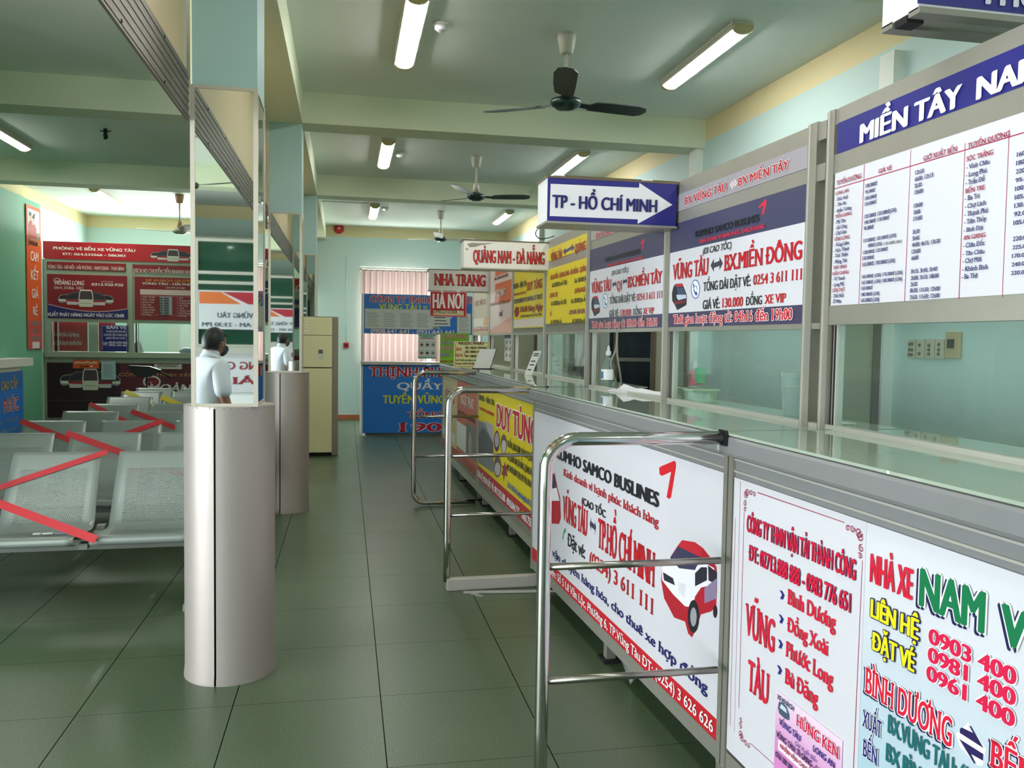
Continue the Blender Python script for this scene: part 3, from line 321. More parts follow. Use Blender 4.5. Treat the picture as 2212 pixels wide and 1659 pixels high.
 'c3p_art':[([(0.013,0.583),(0.765,0.613),(0.795,0.214),(0.044,0.195)],'7c7c80'),([(0.024,0.442),(0.252,0.547),(0.47,0.519),(0.744,0.464),(0.783,0.377),(0.037,0.282)],'55565c'),([(0.321,0.613),(0.765,0.613),(0.776,0.468),(0.539,0.527)],'a8a6ac'),([(1.042,0.515),(1.04,0.496),(1.033,0.477),(1.019,0.459),(1.0,0.443),(0.977,0.43),(0.951,0.42),(0.922,0.414),(0.893,0.412),(0.865,0.415),(0.84,0.422),(0.818,0.433),(0.801,0.448),(0.789,0.465),(0.785,0.484),(0.786,0.504),(0.795,0.524),(0.809,0.542),(0.829,0.558),(0.854,0.571),(0.881,0.581),(0.909,0.586),(0.938,0.587),(0.965,0.584),(0.99,0.576),(1.011,0.565),(1.027,0.551),(1.038,0.534)],'5a4048'),([(1.006,0.52),(1.005,0.507),(0.999,0.493),(0.989,0.481),(0.975,0.47),(0.959,0.461),(0.94,0.454),(0.92,0.45),(0.899,0.448),(0.879,0.45),(0.861,0.455),(0.845,0.463),(0.833,0.473),(0.825,0.485),(0.822,0.498),(0.823,0.511),(0.829,0.525),(0.84,0.538),(0.854,0.549),(0.871,0.558),(0.89,0.564),(0.911,0.568),(0.931,0.569),(0.951,0.567),(0.968,0.562),(0.984,0.554),(0.995,0.544),(1.003,0.533)],'a8a0a8'),([(1.327,0.525),(1.326,0.507),(1.318,0.489),(1.304,0.472),(1.286,0.457),(1.263,0.445),(1.237,0.435),(1.209,0.429),(1.18,0.428),(1.153,0.43),(1.128,0.436),(1.106,0.446),(1.089,0.459),(1.078,0.475),(1.074,0.493),(1.076,0.511),(1.084,0.53),(1.098,0.547),(1.118,0.562),(1.142,0.574),(1.169,0.584),(1.197,0.589),(1.225,0.59),(1.252,0.587),(1.277,0.58),(1.297,0.57),(1.313,0.557),(1.323,0.542)],'6a5a50'),([(1.293,0.503),(1.292,0.492),(1.286,0.48),(1.276,0.469),(1.263,0.459),(1.247,0.451),(1.228,0.445),(1.208,0.441),(1.188,0.439),(1.168,0.441),(1.15,0.444),(1.135,0.451),(1.124,0.459),(1.116,0.469),(1.113,0.48),(1.114,0.492),(1.12,0.504),(1.13,0.515),(1.144,0.525),(1.161,0.533),(1.18,0.54),(1.2,0.543),(1.22,0.544),(1.24,0.543),(1.257,0.539),(1.272,0.533),(1.283,0.524),(1.29,0.514)],'c0bcb8'),([(1.125,0.319),(1.122,0.3),(1.112,0.28),(1.094,0.261),(1.069,0.244),(1.039,0.229),(1.005,0.217),(0.969,0.209),(0.931,0.205),(0.895,0.205),(0.862,0.21),(0.833,0.22),(0.811,0.233),(0.797,0.249),(0.791,0.268),(0.794,0.288),(0.806,0.309),(0.825,0.328),(0.851,0.346),(0.883,0.361),(0.918,0.372),(0.956,0.38),(0.993,0.383),(1.028,0.381),(1.06,0.376),(1.086,0.366),(1.106,0.353),(1.119,0.337)],'6a5a58'),([(1.083,0.295),(1.08,0.283),(1.073,0.27),(1.059,0.258),(1.041,0.247),(1.019,0.237),(0.994,0.229),(0.967,0.223),(0.94,0.22),(0.914,0.22),(0.89,0.223),(0.87,0.228),(0.854,0.236),(0.844,0.246),(0.84,0.257),(0.842,0.27),(0.851,0.283),(0.865,0.295),(0.884,0.307),(0.907,0.317),(0.932,0.324),(0.959,0.33),(0.986,0.332),(1.012,0.332),(1.035,0.329),(1.054,0.324),(1.069,0.316),(1.079,0.306)],'b8b0ac'),([(1.263,0.386),(1.299,0.351),(1.401,0.372),(1.323,0.321),(1.368,0.277),(1.271,0.278),(1.219,0.212),(1.201,0.261),(1.129,0.261),(1.184,0.305),(1.138,0.338),(1.224,0.34)],'8a3040')],
 'hcm':[('TP - HỒ CHÍ MINH', 0.033, 0.0665, 0.514, 0.059, '1c1c66', 'B', 0.003)],
 'hcm_art':[([(0.025,0.175),(0.455,0.178),(0.456,0.201),(0.624,0.106),(0.452,0.009),(0.452,0.03),(0.023,0.027)],'e4e4ea')],
 'qn':[('QUẢNG NAM - ĐÀ NẴNG', 0.078, 0.0495, 0.582, 0.098, 'c02426', 'sb|OK', -0.005)],
 'nt':[('NHA TRANG', 0.057, 0.0675, 0.57, 0.125, 'c02426', 'sb|OK', -0.001)],
 'hn':[('HÀ NỘI', 0.029, 0.092, 0.343, 0.158, 'e8e4e0', 'B', -0.004), ('0962210368', 0.046, 0.035, 0.254, 0.041, '22201c', 'i', -0.002)],
 'kiosk_top':[('CÔNG TY TNHH', 0.095, 0.488, 0.927, 0.098, 'c41c3c', 'b|ow', 0.006), ('ƠN', 1.606, 0.4965, 0.138, 0.101, 'c41c3c', 'b|ow', -0.001), ('VŨNG TÀU = BIÊN HÒA', 0.23, 0.3685, 1.382, 0.099, 'e0d820', 'b', 0.019), ('VÉ', 1.074, 0.091, 0.12, 0.06, 'e0d820', 'b', -0.002), ('0908.641.641 - 0931.641.641', 0.098, 0.0065, 1.325, 0.065, 'e8e8f0', 'sb|or', 0.003), ('00', 1.276, 0.257, 0.108, 0.072, 'e8e8f0', 'b', -0.002), ('0', 1.301, 0.1795, 0.048, 0.072, 'e8e8f0', 'b', -0.001)],
 'kiosk':[('THỊNH PHÁT', 0.089, 0.8995, 1.449, 0.147, 'c41c3c', 'sb|ow', -0.021), ('QUẦY VÉ', 0.517, 0.6965, 1.097, 0.109, 'e8e8f4', 'sb', -0.025), ('TUYẾN VŨNG TÀU', 0.307, 0.4745, 1.334, 0.13, 'e0dc20', 'b', -0.017), ('TỔNG ĐÀI', 0.693, 0.246, 0.951, 0.095, 'c41c3c', 'sb|ow', -0.02), ('1900', 0.56, 0.0305, 0.964, 0.131, 'c41c3c', 'sb|ow', -0.011)],
 'xct':[('XE CÚC TÙNG', 0.019, 0.2995, 0.301, 0.041, 'c02426', 'sb|ow', -0.004), ('VŨNG TÀU', 0.014, 0.2265, 0.131, 0.039, '1c3c4c', 'b|ow', 0.0), ('VŨNG TÀU -', 0.011, 0.1595, 0.145, 0.038, 'c02426', 'b|ow', 0.0), ('XUẤT BẾN', 0.0, 0.079, 0.117, 0.038, '1c3c5c', 'b|ow', -0.001), ('NHẬN CHU', 0.005, 0.0095, 0.151, 0.022, 'a01c24', 'b', 0.0)],
 'npc':[('NGỌC PHÁT', 0.045, 0.2325, 0.27, 0.026, '4c1420', 'sb', 0.004), ('BẾN XE', 0.022, 0.1695, 0.053, 0.032, 'b8402c', 'b', 0.0), ('VŨNG TÀU', 0.013, 0.1085, 0.074, 0.032, 'b8402c', 'b', 0.0), ('BX. NHA TRANG', 0.116, 0.1905, 0.222, 0.024, '24241c', 'b', 0.002), ('BX. NINH HÒA', 0.117, 0.1495, 0.181, 0.025, '24241c', 'b', 0.002), ('BX. NINH THUẬN', 0.117, 0.106, 0.217, 0.024, '24241c', 'b', 0.001), ('XUẤT BẾN: 8h SÁNG & 19h TỐI', 0.018, 0.0645, 0.247, 0.019, '2c6a2c', 'b', 0.0), ('Hotline: 0918 410 995 -', 0.021, 0.032, 0.2, 0.017, '6a1c1c', 'b', -0.001)],
 'yel_top':[('VŨNG TÀU', 0.133, 0.003, 0.334, 0.058, 'a8242c', 'b', -0.002), ('QUẢNG NGÃI', 0.802, -0.0015, 0.451, 0.061, 'a8242c', 'b', 0.003)],
 'yel_top_art':[([(0.478,0.041),(0.553,0.064),(0.554,0.045),(0.716,0.058),(0.715,0.076),(0.788,0.039),(0.719,0.016),(0.718,0.035),(0.556,0.022),(0.557,0.003)],'34306a')],
 'yel':[('BA BA ĐỒN - QUẢNG BÌNH - ĐÀ NẴNG - QUẢNG NAM', 0.133, 0.351, 1.077, 0.037, 'a8342c', 'b', -0.012), ('Giá: 500.000 (Bao Ăn 2 Bữa)', 0.18, 0.289, 0.437, 0.034, '4a4420', 'b', -0.004), ('Giá: 300.000 (Bao Ăn)', 0.809, 0.2845, 0.405, 0.031, '4a4420', 'b', -0.005), ('- QUẢNG TRỊ', 0.098, 0.211, 0.258, 0.034, 'a8342c', 'b', 0.002), ('QUẢNG NGÃI', 0.821, 0.2115, 0.26, 0.032, 'a8342c', 'b', -0.001), ('Giá: 500.000 (Bao Ăn 2 Bữa)', 0.163, 0.146, 0.447, 0.033, '4a4420', 'b', -0.004), ('Giá: 280.000 (Bao Ăn 2 Bữa)', 0.732, 0.143, 0.492, 0.031, '4a4420', 'b', -0.006), ('HUẾ', 0.142, 0.0675, 0.04, 0.034, 'a8342c', 'b', 0.001), ('- QUY NHƠN - BÌNH ĐỊNH - TUY HÒA', 0.673, 0.0625, 0.583, 0.032, '8a4464', 'b', -0.005), ('Giá: 450.000 (Bao Ăn)', 0.162, 0.0015, 0.331, 0.032, '4a4420', 'b', -0.001), ('Giá: 280.000 (Bao Ăn)', 0.773, 0.0, 0.329, 0.028, '4a4420', 'b', -0.002)],
 'duy':[('DNTN - VẬN TẢI', 0.0, 0.3745, 0.515, 0.048, '38383c', 'b', 0.001), ('DUY TÙNG', 0.551, 0.3275, 0.548, 0.076, 'a8242c', 'b', 0.017), ('XE LIMOUSINE VIP 22 PHÒNG CÓ TOILET', 0.011, 0.235, 1.105, 0.041, '34386a', 'b', 0.01), ('11h10 Hàng Ngày', 0.279, 0.1455, 0.86, 0.053, '98242c', 'b', 0.011), ('CHUYỂN HÀNG HÓA ĐI CÁC TỈNH', 0.299, 0.097, 0.801, 0.021, '5a4430', 'b', -0.01), ('GIƯỜNG NẰM CHẤT LƯỢNG CAO', 0.006, 0.3085, 0.514, 0.023, 'a8242c', 'b', 0.007)],
 'duy_art':[([(0.007,0.167),(0.068,0.186),(0.04,0.204),(0.12,0.196),(0.141,0.209),(0.185,0.196),(0.233,0.192),(0.217,0.174),(0.245,0.145),(0.204,0.119),(0.127,0.104),(0.046,0.118),(0.044,0.142)],'8c1c24'),([(0.013,0.08),(1.168,0.082),(1.173,0.012),(0.018,0.007)],'d8ccc0')],
 'ngoc':[('NGỌC PHÁT', 0.292, 0.379, 0.544, 0.074, 'f0e4dc', 'b|or', 0.008), ('ĐT: 0918.410.995', 0.249, 0.5605, 0.707, 0.03, '5a3a3a', 'b', -0.017), ('XE KHÁCH CHẤT LƯỢNG CAO', 0.008, 0.297, 1.062, 0.029, '8a4a40', 'b', -0.004), ('GHẾ', 0.532, 0.174, 0.188, 0.042, '5a4450', 'b', 0.006)],
 'cuc':[('CÚC TÙNG', 0.096, 0.354, 0.735, 0.061, 'b83030', 'sb|ow', -0.004), ('ĐT: 0903.206.603 - 0915.071.602', -0.022, 0.0695, 0.999, 0.027, 'f0e8e0', 'b', 0.003)],
 'bt_head':[('PHÒNG VÉ BẾN XE VŨNG TÀU', 0.142, 0.2835, 1.154, 0.043, 'f0e4dc', 'b', -0.011), ('ĐT: 064.533566 - 586382', 0.269, 0.2045, 0.892, 0.035, 'f0e4dc', 'b', -0.001), ('HOÀNG LONG', 2.489, 0.103, 1.19, 0.136, 'f0e4dc', 'bi', 0.016)],
 'bt1s':[('VŨNG TÀU - HÀ NỘI - HẢI PHÒNG - NAM ĐỊNH - THÁI BÌNH', 0.002, 0.1955, 1.072, 0.056, 'd8b8b0', 'b', 0.003)],
 'bt2s':[('DỊCH VỤ CHUYỂN TIỀN NHANH NHẬN ĐƯỢC NGAY', 0.006, 0.172, 1.201, 0.061, 'e0c8c0', 'b', -0.012)],
 'bt1':[('HOÀNG LONG', 0.1, 0.5085, 0.403, 0.065, 'ece0dc', 'bi', 0.005), ('064.3586 382', 0.087, 0.4425, 0.412, 0.043, 'e0ccc8', '', 0.001), ('HOTLINE', 0.749, 0.562, 0.167, 0.019, 'e0ccc8', '', 0.002), ('0313.920.920', 0.61, 0.5065, 0.45, 0.04, 'ece0dc', 'b', 0.007), ('XUẤT PHÁT HÀNG NGÀY VÀO LÚC 12h00', -0.013, 0.035, 1.081, 0.051, 'ece6ea', 'b', -0.012)],
 'bt2':[('XE KHÁCH GIƯỜNG NẰM', 0.174, 0.596, 0.94, 0.033, 'd8882c', 'b', 0.0), ('VŨNG TÀU - HẢI PHÒNG', 0.129, 0.545, 0.84, 0.033, 'ece0dc', 'b', -0.004), ('Lộ trình xe chạy:', 0.478, 0.4955, 0.274, 0.025, 'ece0dc', 'i', 0.001), ('Ninh Thuận', 0.134, 0.341, 0.181, 0.024, 'd0a8a0', 'b', 0.002), ('140 000', 0.36, 0.324, 0.156, 0.028, '28242c', 'b', 0.002), ('Bình Thuận', 0.134, 0.3025, 0.18, 0.024, 'd0a8a0', 'b', 0.001), ('170 000', 0.359, 0.2865, 0.156, 0.028, '28242c', 'b', 0.001), ('Khánh Hòa', 0.133, 0.2635, 0.163, 0.025, 'd0a8a0', 'b', 0.001), ('220 000', 0.359, 0.2495, 0.156, 0.028, '28242c', 'b', 0.001), ('Phú Yên', 0.133, 0.225, 0.126, 0.025, 'd0a8a0', 'b', 0.0), ('260 000', 0.359, 0.2125, 0.156, 0.028, '28242c', 'b', 0.001), ('Bình Định', 0.133, 0.187, 0.162, 0.024, 'd0a8a0', 'b', 0.0), ('320 000', 0.359, 0.1755, 0.156, 0.028, '28242c', 'b', 0.001), ('Quảng Ngãi', 0.132, 0.1485, 0.181, 0.025, 'd0a8a0', 'b', 0.001), ('350 000', 0.359, 0.1385, 0.156, 0.028, '28242c', 'b', 0.001), ('Quảng Nam', 0.132, 0.1105, 0.163, 0.024, 'd0a8a0', 'b', 0.001), ('380 000', 0.358, 0.101, 0.156, 0.027, '28242c', 'b', 0.0), ('Đà Nẵng', 0.132, 0.071, 0.126, 0.025, 'd0a8a0', 'b', 0.0), ('410 000', 0.358, 0.064, 0.156, 0.027, '28242c', 'b', 0.0), ('Huế', 0.666, 0.3345, 0.055, 0.025, 'd0a8a0', 'b', -0.001), ('Quảng Trị', 0.666, 0.297, 0.165, 0.025, 'd0a8a0', 'b', 0.002), ('Quảng Bình', 0.665, 0.2585, 0.184, 0.025, 'd0a8a0', 'b', 0.001), ('Hà Tĩnh', 0.665, 0.219, 0.129, 0.025, 'd0a8a0', 'b', 0.0), ('Vinh', 0.665, 0.18, 0.073, 0.024, 'd0a8a0', 'b', -0.002), ('Thanh Hóa', 0.665, 0.1425, 0.165, 0.025, 'd0a8a0', 'b', 0.001), ('Hải Phòng', 0.665, 0.1035, 0.165, 0.025, 'd0a8a0', 'b', 0.001), ('Hà Nội', 0.664, 0.0645, 0.111, 0.024, 'd0a8a0', 'b', -0.001)],
 'banve':[('BÁN VÉ', 0.219, 0.346, 0.292, 0.048, 'e4e4f0', 'sb', -0.002), ('XE ĐƯA ĐÓN SÂN BAY', 0.218, 0.2925, 0.282, 0.03, 'd0d0e4', 'b', 0.001), ('CHUYỂN TIỀN TOÀN QUỐC', 0.186, 0.24, 0.339, 0.03, 'd0d0e4', 'b', 0.0), ('(NHẬN TIỀN SAU 5 PHÚT)', 0.217, 0.193, 0.272, 0.027, 'd0d0e4', 'b', 0.0), ('LH:', 0.176, 0.0945, 0.063, 0.051, 'e4e4f0', 'sb', -0.001), ('0643 533 566', 0.255, 0.126, 0.264, 0.03, 'e4e4f0', 'b', -0.002), ('0936 545 667', 0.254, 0.085, 0.265, 0.03, 'e4e4f0', 'b', -0.002)],
 'redp':[('• Bán Vé Xe Giường Nằm Cao Cấp Hoàng Long', -0.02, 0.2815, 0.403, 0.068, 'f4dcd8', 'sb', 0.007), ('• Nhận Chuyển Hàng Hóa, Bưu Phẩm Nhanh', -0.022, 0.153, 0.442, 0.066, 'f4dcd8', 'sb', 0.004)],
 'bt_low':[('CÔNG TY TNHH VẬN TẢI', 1.035, 0.635, 1.291, 0.049, 'c8964c', '', -0.01), ('HOÀNG LONG', 1.468, 0.3995, 1.385, 0.116, 'dcd8d0', 'bi', -0.009), ('0936545667', 1.596, 0.782, 0.311, 0.042, '242428', 's', -0.002)],
 'jetb':[('CAM', 0.177, 1.1025, 0.287, 0.087, 'f0dcd0', 'b', 0.009), ('KẾT', 0.176, 0.913, 0.267, 0.094, 'f0dcd0', 'b', 0.01), ('GIÁ', 0.189, 0.705, 0.217, 0.098, 'f0dcd0', 'b', 0.006), ('RẺ', 0.195, 0.503, 0.174, 0.088, 'f0dcd0', 'b', 0.002), ('Jetstar', 0.09, 1.307, 0.365, 0.047, '1c1818', 'bi', 0.028)],
 'lb':[('CAO CẤP', 2.203, 0.646, 0.511, 0.092, 'd8a83c', 'b', -0.008), ('PHÚC', 2.156, 0.3565, 0.576, 0.179, 'c02444', 'sb|ow', -0.027), ('VŨNG TÀU - TP.HCM', 1.727, 0.268, 1.022, 0.039, '80a0c0', 'b', -0.06), ('0254.3 - 0913.573', 1.848, 0.156, 0.926, 0.042, '80a0c0', 'b', -0.07)],
}
# ---------------------------------------------------------------- the setting
struct(bx('floor',None,(-9,-6.8,-.1),(3.75,16.25,0),M['floor']))
struct(bx('ceiling',None,(-9,-6.8,3.6),(3.75,16.25,3.75),M['ceil']))
XR=lambda y:3.5-.031*y
struct(MB().prism([(XR(-6.8),-6.8),(3.95,-6.8),(3.95,16.25),(XR(16.25),16.25)],2,0,3.6,M['wall']).build('wall_right'))
wf=MB()
for a,b in (((-4.6,0),(-3.8,3.6)),((-1.4,0),(.25,3.6)),((-3.8,0),(-1.4,2.0)),((-3.8,3.04),(-1.4,3.6)),((1.78,0),(3.02,3.6)),((.25,0),(1.78,.95)),((.25,2.86),(1.78,3.6))): wf.box((a[0],16.03,a[1]),(b[0],16.2,b[1]),M['wall'])
struct(wf.build('wall_far'))
wl=MB().box((-4.62,3.4,0),(-4.47,16.2,3.6),M['wall']).box((-4.62,-6.8,2.95),(-4.47,3.4,3.6),M['wall']).box((-4.62,-6.8,0),(-4.47,-5.2,2.95),M['wall'])
struct(wl.build('wall_left'))
struct(bx('wall_behind',None,(-9,-6.95,0),(3.72,-6.6,3.6),M['wall']))
struct(bx('wall_partition',None,(-4.46,4,0),(-4.34,13.3,3.38),M['green']))
w1=struct(MB().box((.25,16.1,.95),(.29,16.16,2.86),M['alu']).box((1.74,16.1,.95),(1.78,16.16,2.86),M['alu']).box((.29,16.1,2.82),(1.74,16.16,2.86),M['alu']).box((.29,16.1,.95),(1.74,16.16,.99),M['alu']).build('window_1'))
bx('pane',w1,(.29,16.12,.99),(1.74,16.13,2.82),M['pane'])
w2=struct(MB().box((-3.8,16.1,2.0),(-3.76,16.16,3.04),M['alu']).box((-1.44,16.1,2.0),(-1.4,16.16,3.04),M['alu']).box((-3.76,16.1,3.0),(-1.44,16.16,3.04),M['alu']).box((-3.76,16.1,2.0),(-1.44,16.16,2.04),M['alu']).box((-2.62,16.1,2.04),(-2.58,16.16,3.0),M['alu']).build('added_window'))  # unseen window behind the booth header, added to let in the corner fill
bx('pane',w2,(-3.76,16.12,2.04),(-1.44,16.13,3.0),M['pane'])
k=0
for y in (-3.55,.1,3.78,7.42,11.1):
    k+=1; struct(bx('trim_%d'%k,None,(-4.47,y,3.34),(XR(y),y+.3,3.6),M['beam']))
k+=1; struct(bx('trim_%d'%k,None,(-.66,-6.6,3.335),(-.372,16.03,3.6),M['beam']))
for y0,y1 in ((-6.6,3.79),(4.12,7.43),(7.76,11.08),(11.42,16.03)):
    k+=1; t=struct(bx('trim_%d'%k,None,(-.705,y0,2.63),(-.664,y1,3.335),M['bulk']))
    mb=MB().box((-.666,y0,2.433),(-.656,y1,2.632),M['track'])
    for i in range(6): mb.box((-.656,y0,2.444+i*.032),(-.6535,y1,2.460+i*.032),M['track'])
    for i in range(int((y1-y0)/.6)):
        yy=y0+.3+i*.6
        for z in (2.45,2.612): mb.lathe([(0,.002),(.006,.001),(.006,-.004)],(-.6525,yy,z),M['dark'],10,(1,0,0))
    mb.build('aluminium_track',t)
struct(bx('baseboard_far',None,(-4.47,16.0,0),(.25,16.03,.08),M['ceramic']))
cb=MB().tube([(.0,16.02,3.05),(.0,16.02,1.42)],.006,M['wall'],8)
struct(cb.build('trim_conduit'))

# ---------------------------------------------------------------- pillars with mirror boxes and steel drums
def pillar(y,label):
    t=thing('pillar',label,'pillar',(-.513,y,0),0)
    W2,D=.133,.16
    bx('shaft',t,(-.13,-D+.004,2.585),(.135,D-.004,3.335),M['pillar'])
    # steel drum in two half shells with an open dark seam, front and back
    def shell(a0,a1):
        n=26; vs=[];r=.196
        for z in (0,.012,.05,1.212,1.222):
            rr=r+(.004 if z<.04 else 0)
            for i in range(n+1):
                a=a0+(a1-a0)*i/n; vs.append((rr*math.cos(a),rr*math.sin(a),z))
        fs=[(j*(n+1)+i,j*(n+1)+i+1,(j+1)*(n+1)+i+1,(j+1)*(n+1)+i) for j in range(4) for i in range(n)]
        return MB().add(vs,fs,M['clad'],True).build('drum_shell',t)
    s=R(-90)-.2; g=.022
    shell(s+g,s+PI-g); shell(s+PI+g,s+2*PI-g)
    MB().lathe([(.187,0),(.187,1.215)],(0,0,0),M['dark'],40).build('drum_core',t)
    MB().lathe([(.0,1.214),(.196,1.214),(.196,1.222),(0,1.222)],(0,0,0),M['clad'],40).build('drum_top',t)
    # mirrors on four faces and their frame
    for nm,a,b in (('mirror',(-W2+.014,-D-.001,1.236),(W2-.014,-D+.003,2.572)),('mirror',(-W2+.014,D-.003,1.236),(W2-.014,D+.001,2.572)),('mirror',(W2-.003,-D+.014,1.236),(W2+.001,D-.014,2.572)),('mirror',(-W2-.001,-D+.014,1.236),(-W2+.003,D-.014,2.572))):
        bx(nm,t,a,b,M['mirror'])
    bx('mirror_core',t,(-W2+.004,-D+.004,1.222),(W2-.004,D-.004,2.584),M['dark'])
    f=MB()
    for sx in (-1,1):
        for sy in (-1,1):
            f.box((sx*(W2-.014),sy*(D-.014),1.222),(sx*(W2+.005),sy*(D+.005),2.586),M['frame'])
    for z in (1.222,2.572):
        for sy in (-1,1): f.box((-W2+.012,sy*(D-.01),z),(W2-.012,sy*(D+.004),z+.014),M['frame'])
        for sx in (-1,1): f.box((sx*(W2-.01),-D+.012,z),(sx*(W2+.004),D-.012,z+.014),M['frame'])
    f.build('mirror_frame',t)
    return t
pillar(3.955,'pale blue pillar nearest the camera, mirror-clad above a round steel drum, man reflected in it')
pillar(7.60,'second mirror-clad pillar with steel drum, between the nearest pillar and the air conditioner')
pillar(11.25,'farthest blue pillar with mirror box, directly behind the cream air conditioner')
# ---------------------------------------------------------------- ticket counters on the right
def counter(name,label,p0,a,u0,u1,feet,near=False):
    t=thing(name,label,'counter',at(p0,a,u0,0),rz(a)); L=u1-u0
    bx('carcass',t,(.005,.012,.17),(L-.005,.36,1.19),M['alud'])
    bx('recessed_band',t,(.0,0,1.095),(L,.03,1.168),M['alu2'])
    o=bx('fascia',t,(-.0,-.045,1.166),(L,.012,1.2335),M['alu2'],.012); 
    mb=MB()
    for z in (1.112,1.15): mb.box((0,-.006,z),(L,0,z+.006),M['alul'])
    mb.build('trim_strip',t)
    bx('counter_top',t,(0.0,-.043,1.2345),(L,.66,1.2425),M['ctop'])
    bx('skirting',t,(0,-.004,.115),(L,.03,.175),M['alu'])
    for x in feet:
        f=MB().box((x-.022,.03,0.012),(x+.022,.075,.12),M['alud']).box((x-.05,.01,0),(x+.05,.1,.014),M['black']); f.build('foot',t)
    for xx in (-.002,L-.024): bx('corner_post',t,(xx,-.012,.115),(xx+.026,.02,1.166),M['alu'])
    return t
counter('ticket_counter','nearest ticket counter at right, white and light blue posters on its front',PF,PA,0,1.75,(.06,1.6),True)
counter('ticket_counter','second ticket counter, long white van poster on its front behind the nearest railing',PF,KPA,-2.49,-.012,(.1,1.25,2.4))
counter('ticket_counter','third ticket counter with yellow poster on its front, between two railings',F3,-.9,-2.47,.08,(.1,1.3,2.4))
counter('ticket_counter','farthest ticket counter on the right, beige and orange posters on its front',F3,-.9,-5.05,-2.49,(.1,1.3,2.4))
# ---------------------------------------------------------------- ticket window frames
def windows(label,p0,a,u0,u1,posts,rails,bays,sill,top,fill=(),back=()):
    t=thing('ticket_window_frame',label,'window frame',at(p0,a,u0,1.2425),rz(a)); L=u1-u0; z0=1.2425
    for x0,x1 in posts:
        o=MB().box((x0-u0,-.012,0),(x1-u0,.05,top-z0),M['alu']).box((x0-u0+.012,-.016,0),(x0-u0+.02,-.012,top-z0),M['alul']).build('post',t)
    for z_0,z_1 in rails: bx('rail',t,(.01,-.006,z_0-z0),(L-.01,.04,z_1-z0),M['alu'])
    bx('sill',t,(.005,-.008,0),(L-.005,.03,sill),M['alul'])
    for x0,x1,z_0,z_1 in back: bx('backing_panel',t,(x0-u0,.004,z_0-z0),(x1-u0,.02,z_1-z0),M['alud'])
    for x0,x1,gl in bays:
        b=MB()
        for q,mm in ((.004,M['dark']),(.013,M['alud']),(.02,M['dark']),(.03,M['alul'])): b.box((x0-u0+q-.004,.006,sill),(x0-u0+q+.003,.034,1.6-z0),mm)
        b.build('sliding_track',t)
        if gl: bx('glass_pane',t,(x0-u0+.034,.015,sill),(x1-u0,.019,1.6-z0),M['pane'])
    for x0,x1 in fill: bx('filler_panel',t,(x0-u0,.05,0),(x1-u0,.06,top-z0-.02),M['olive'])
    return t
windows('nearest ticket window frame at right holding the blue header and white price table',NE,NA,-.044,1.64,[(-.044,0),(1.6,1.64)],[(1.598,1.664),(2.104,2.17),(2.27,2.322)],[(0,1.6,True)],.016,2.322,back=[(0,1.6,1.66,2.28)])
windows('double ticket window frame holding the two van boards, between price table and yellow board',NE,KA,-2.575,-.044,[(-2.575,-2.51),(-1.377,-1.31),(-.155,-.10)],[(1.585,1.606),(2.098,2.156),(2.238,2.30)],[(-2.51,-1.377,False),(-1.31,-.155,True)],.014,2.305,fill=[(-.10,-.044)],back=[(-2.51,-.155,1.6,2.26)])
windows('far ticket window frame holding the yellow, orange and beige boards',FA0,FAN,-5.09,.0,[(-5.09,-5.02),(-3.995,-3.93),(-2.77,-2.68),(-1.51,-1.44),(-.05,0)],[(1.58,1.6),(2.1,2.16),(2.268,2.33)],[(-5.02,-3.995,False),(-3.93,-2.77,False),(-2.68,-1.51,False),(-1.44,-.05,True)],.014,2.33,back=[(-5.02,-.05,1.6,2.3)])
# ---------------------------------------------------------------- boards and posters
def poster(name,label,cat,p0,a,o,r,m,tk=None,extra_polys=(),ak=None,group=None,texts=None,under=()):
    loc=at(p0,a,o[0]+r[0],o[1]+r[1]); t=p=panel_thing(name,label,cat,loc,rz(a),(0,-.0075,0),(r[2]-r[0],-.001,r[3]-r[1]),m,group)
    polys=list(under)+list(extra_polys)+list(TX.get(ak,[]) if ak else [])
    printed(p,texts if texts is not None else TX.get(tk,[]),polys,-.0117,'lettering',-r[0],-r[1]); return t
poster('header_sign','navy header sign with big white words above the price table','sign',NE,NA,(0,2.168),(.012,.002,1.6,.104),M['navy'],'near_name')
poster('price_table','white fare table with navy and crimson rows under the navy header','board',NE,NA,(0,1.66),(.006,.003,1.6,.446),M['wboard'],'near_table',[(rect(.006,.394,1.58,.397),'a02048')],'near_table_lines')
ksg=lambda w:[(rect(0,.362,w,.497),'40405e'),(rect(0,.0,w,.068),'443e5c')]
poster('destination_board','white board with van picture and 04h16 hours, nearest of the two van boards','board',NE,KA,(-1.31,1.605),(0,.002,1.155,.495),M['wboard'],'k2_sign',ksg(1.155),'k2_art')
poster('header_strip','grey strip with red white-edged bus station names over the nearer van board','sign',NE,KA,(-1.31,2.11),(.0,.047,1.155,.128),mat('lilac_grey_strip','9c98a0',.4),'k2_top',(),'k2_top_art')
poster('destination_board','white board with van picture and 05h00 hours, behind the blue arrow sign','board',NE,KA,(-2.51,1.605),(0,.002,1.133,.495),M['wboard'],'k1_sign',ksg(1.133),'k1_art')
poster('header_strip','grey strip with red white-edged words mostly hidden under the blue arrow sign','sign',NE,KA,(-2.51,2.11),(.0,.047,1.133,.128),mat('olive_grey_strip','a8a69e',.4),'k1_top')
poster('destination_board','large yellow fare board with red town names, right of the third counter window','board',FA0,FAN,(-1.44,1.66),(0,.003,1.39,.44),M['yel'],'yel')
poster('header_strip','yellow strip with purple double arrow above the large yellow fare board','sign',FA0,FAN,(-1.44,2.16),(0,.003,1.39,.107),M['yel'],'yel_top',(),'yel_top_art')
poster('destination_board','smaller yellow board with red starburst beneath the white hanging box sign','board',FA0,FAN,(-2.68,1.64),(0,.0,1.17,.62),M['yel'],'duy',(),'duy_art')
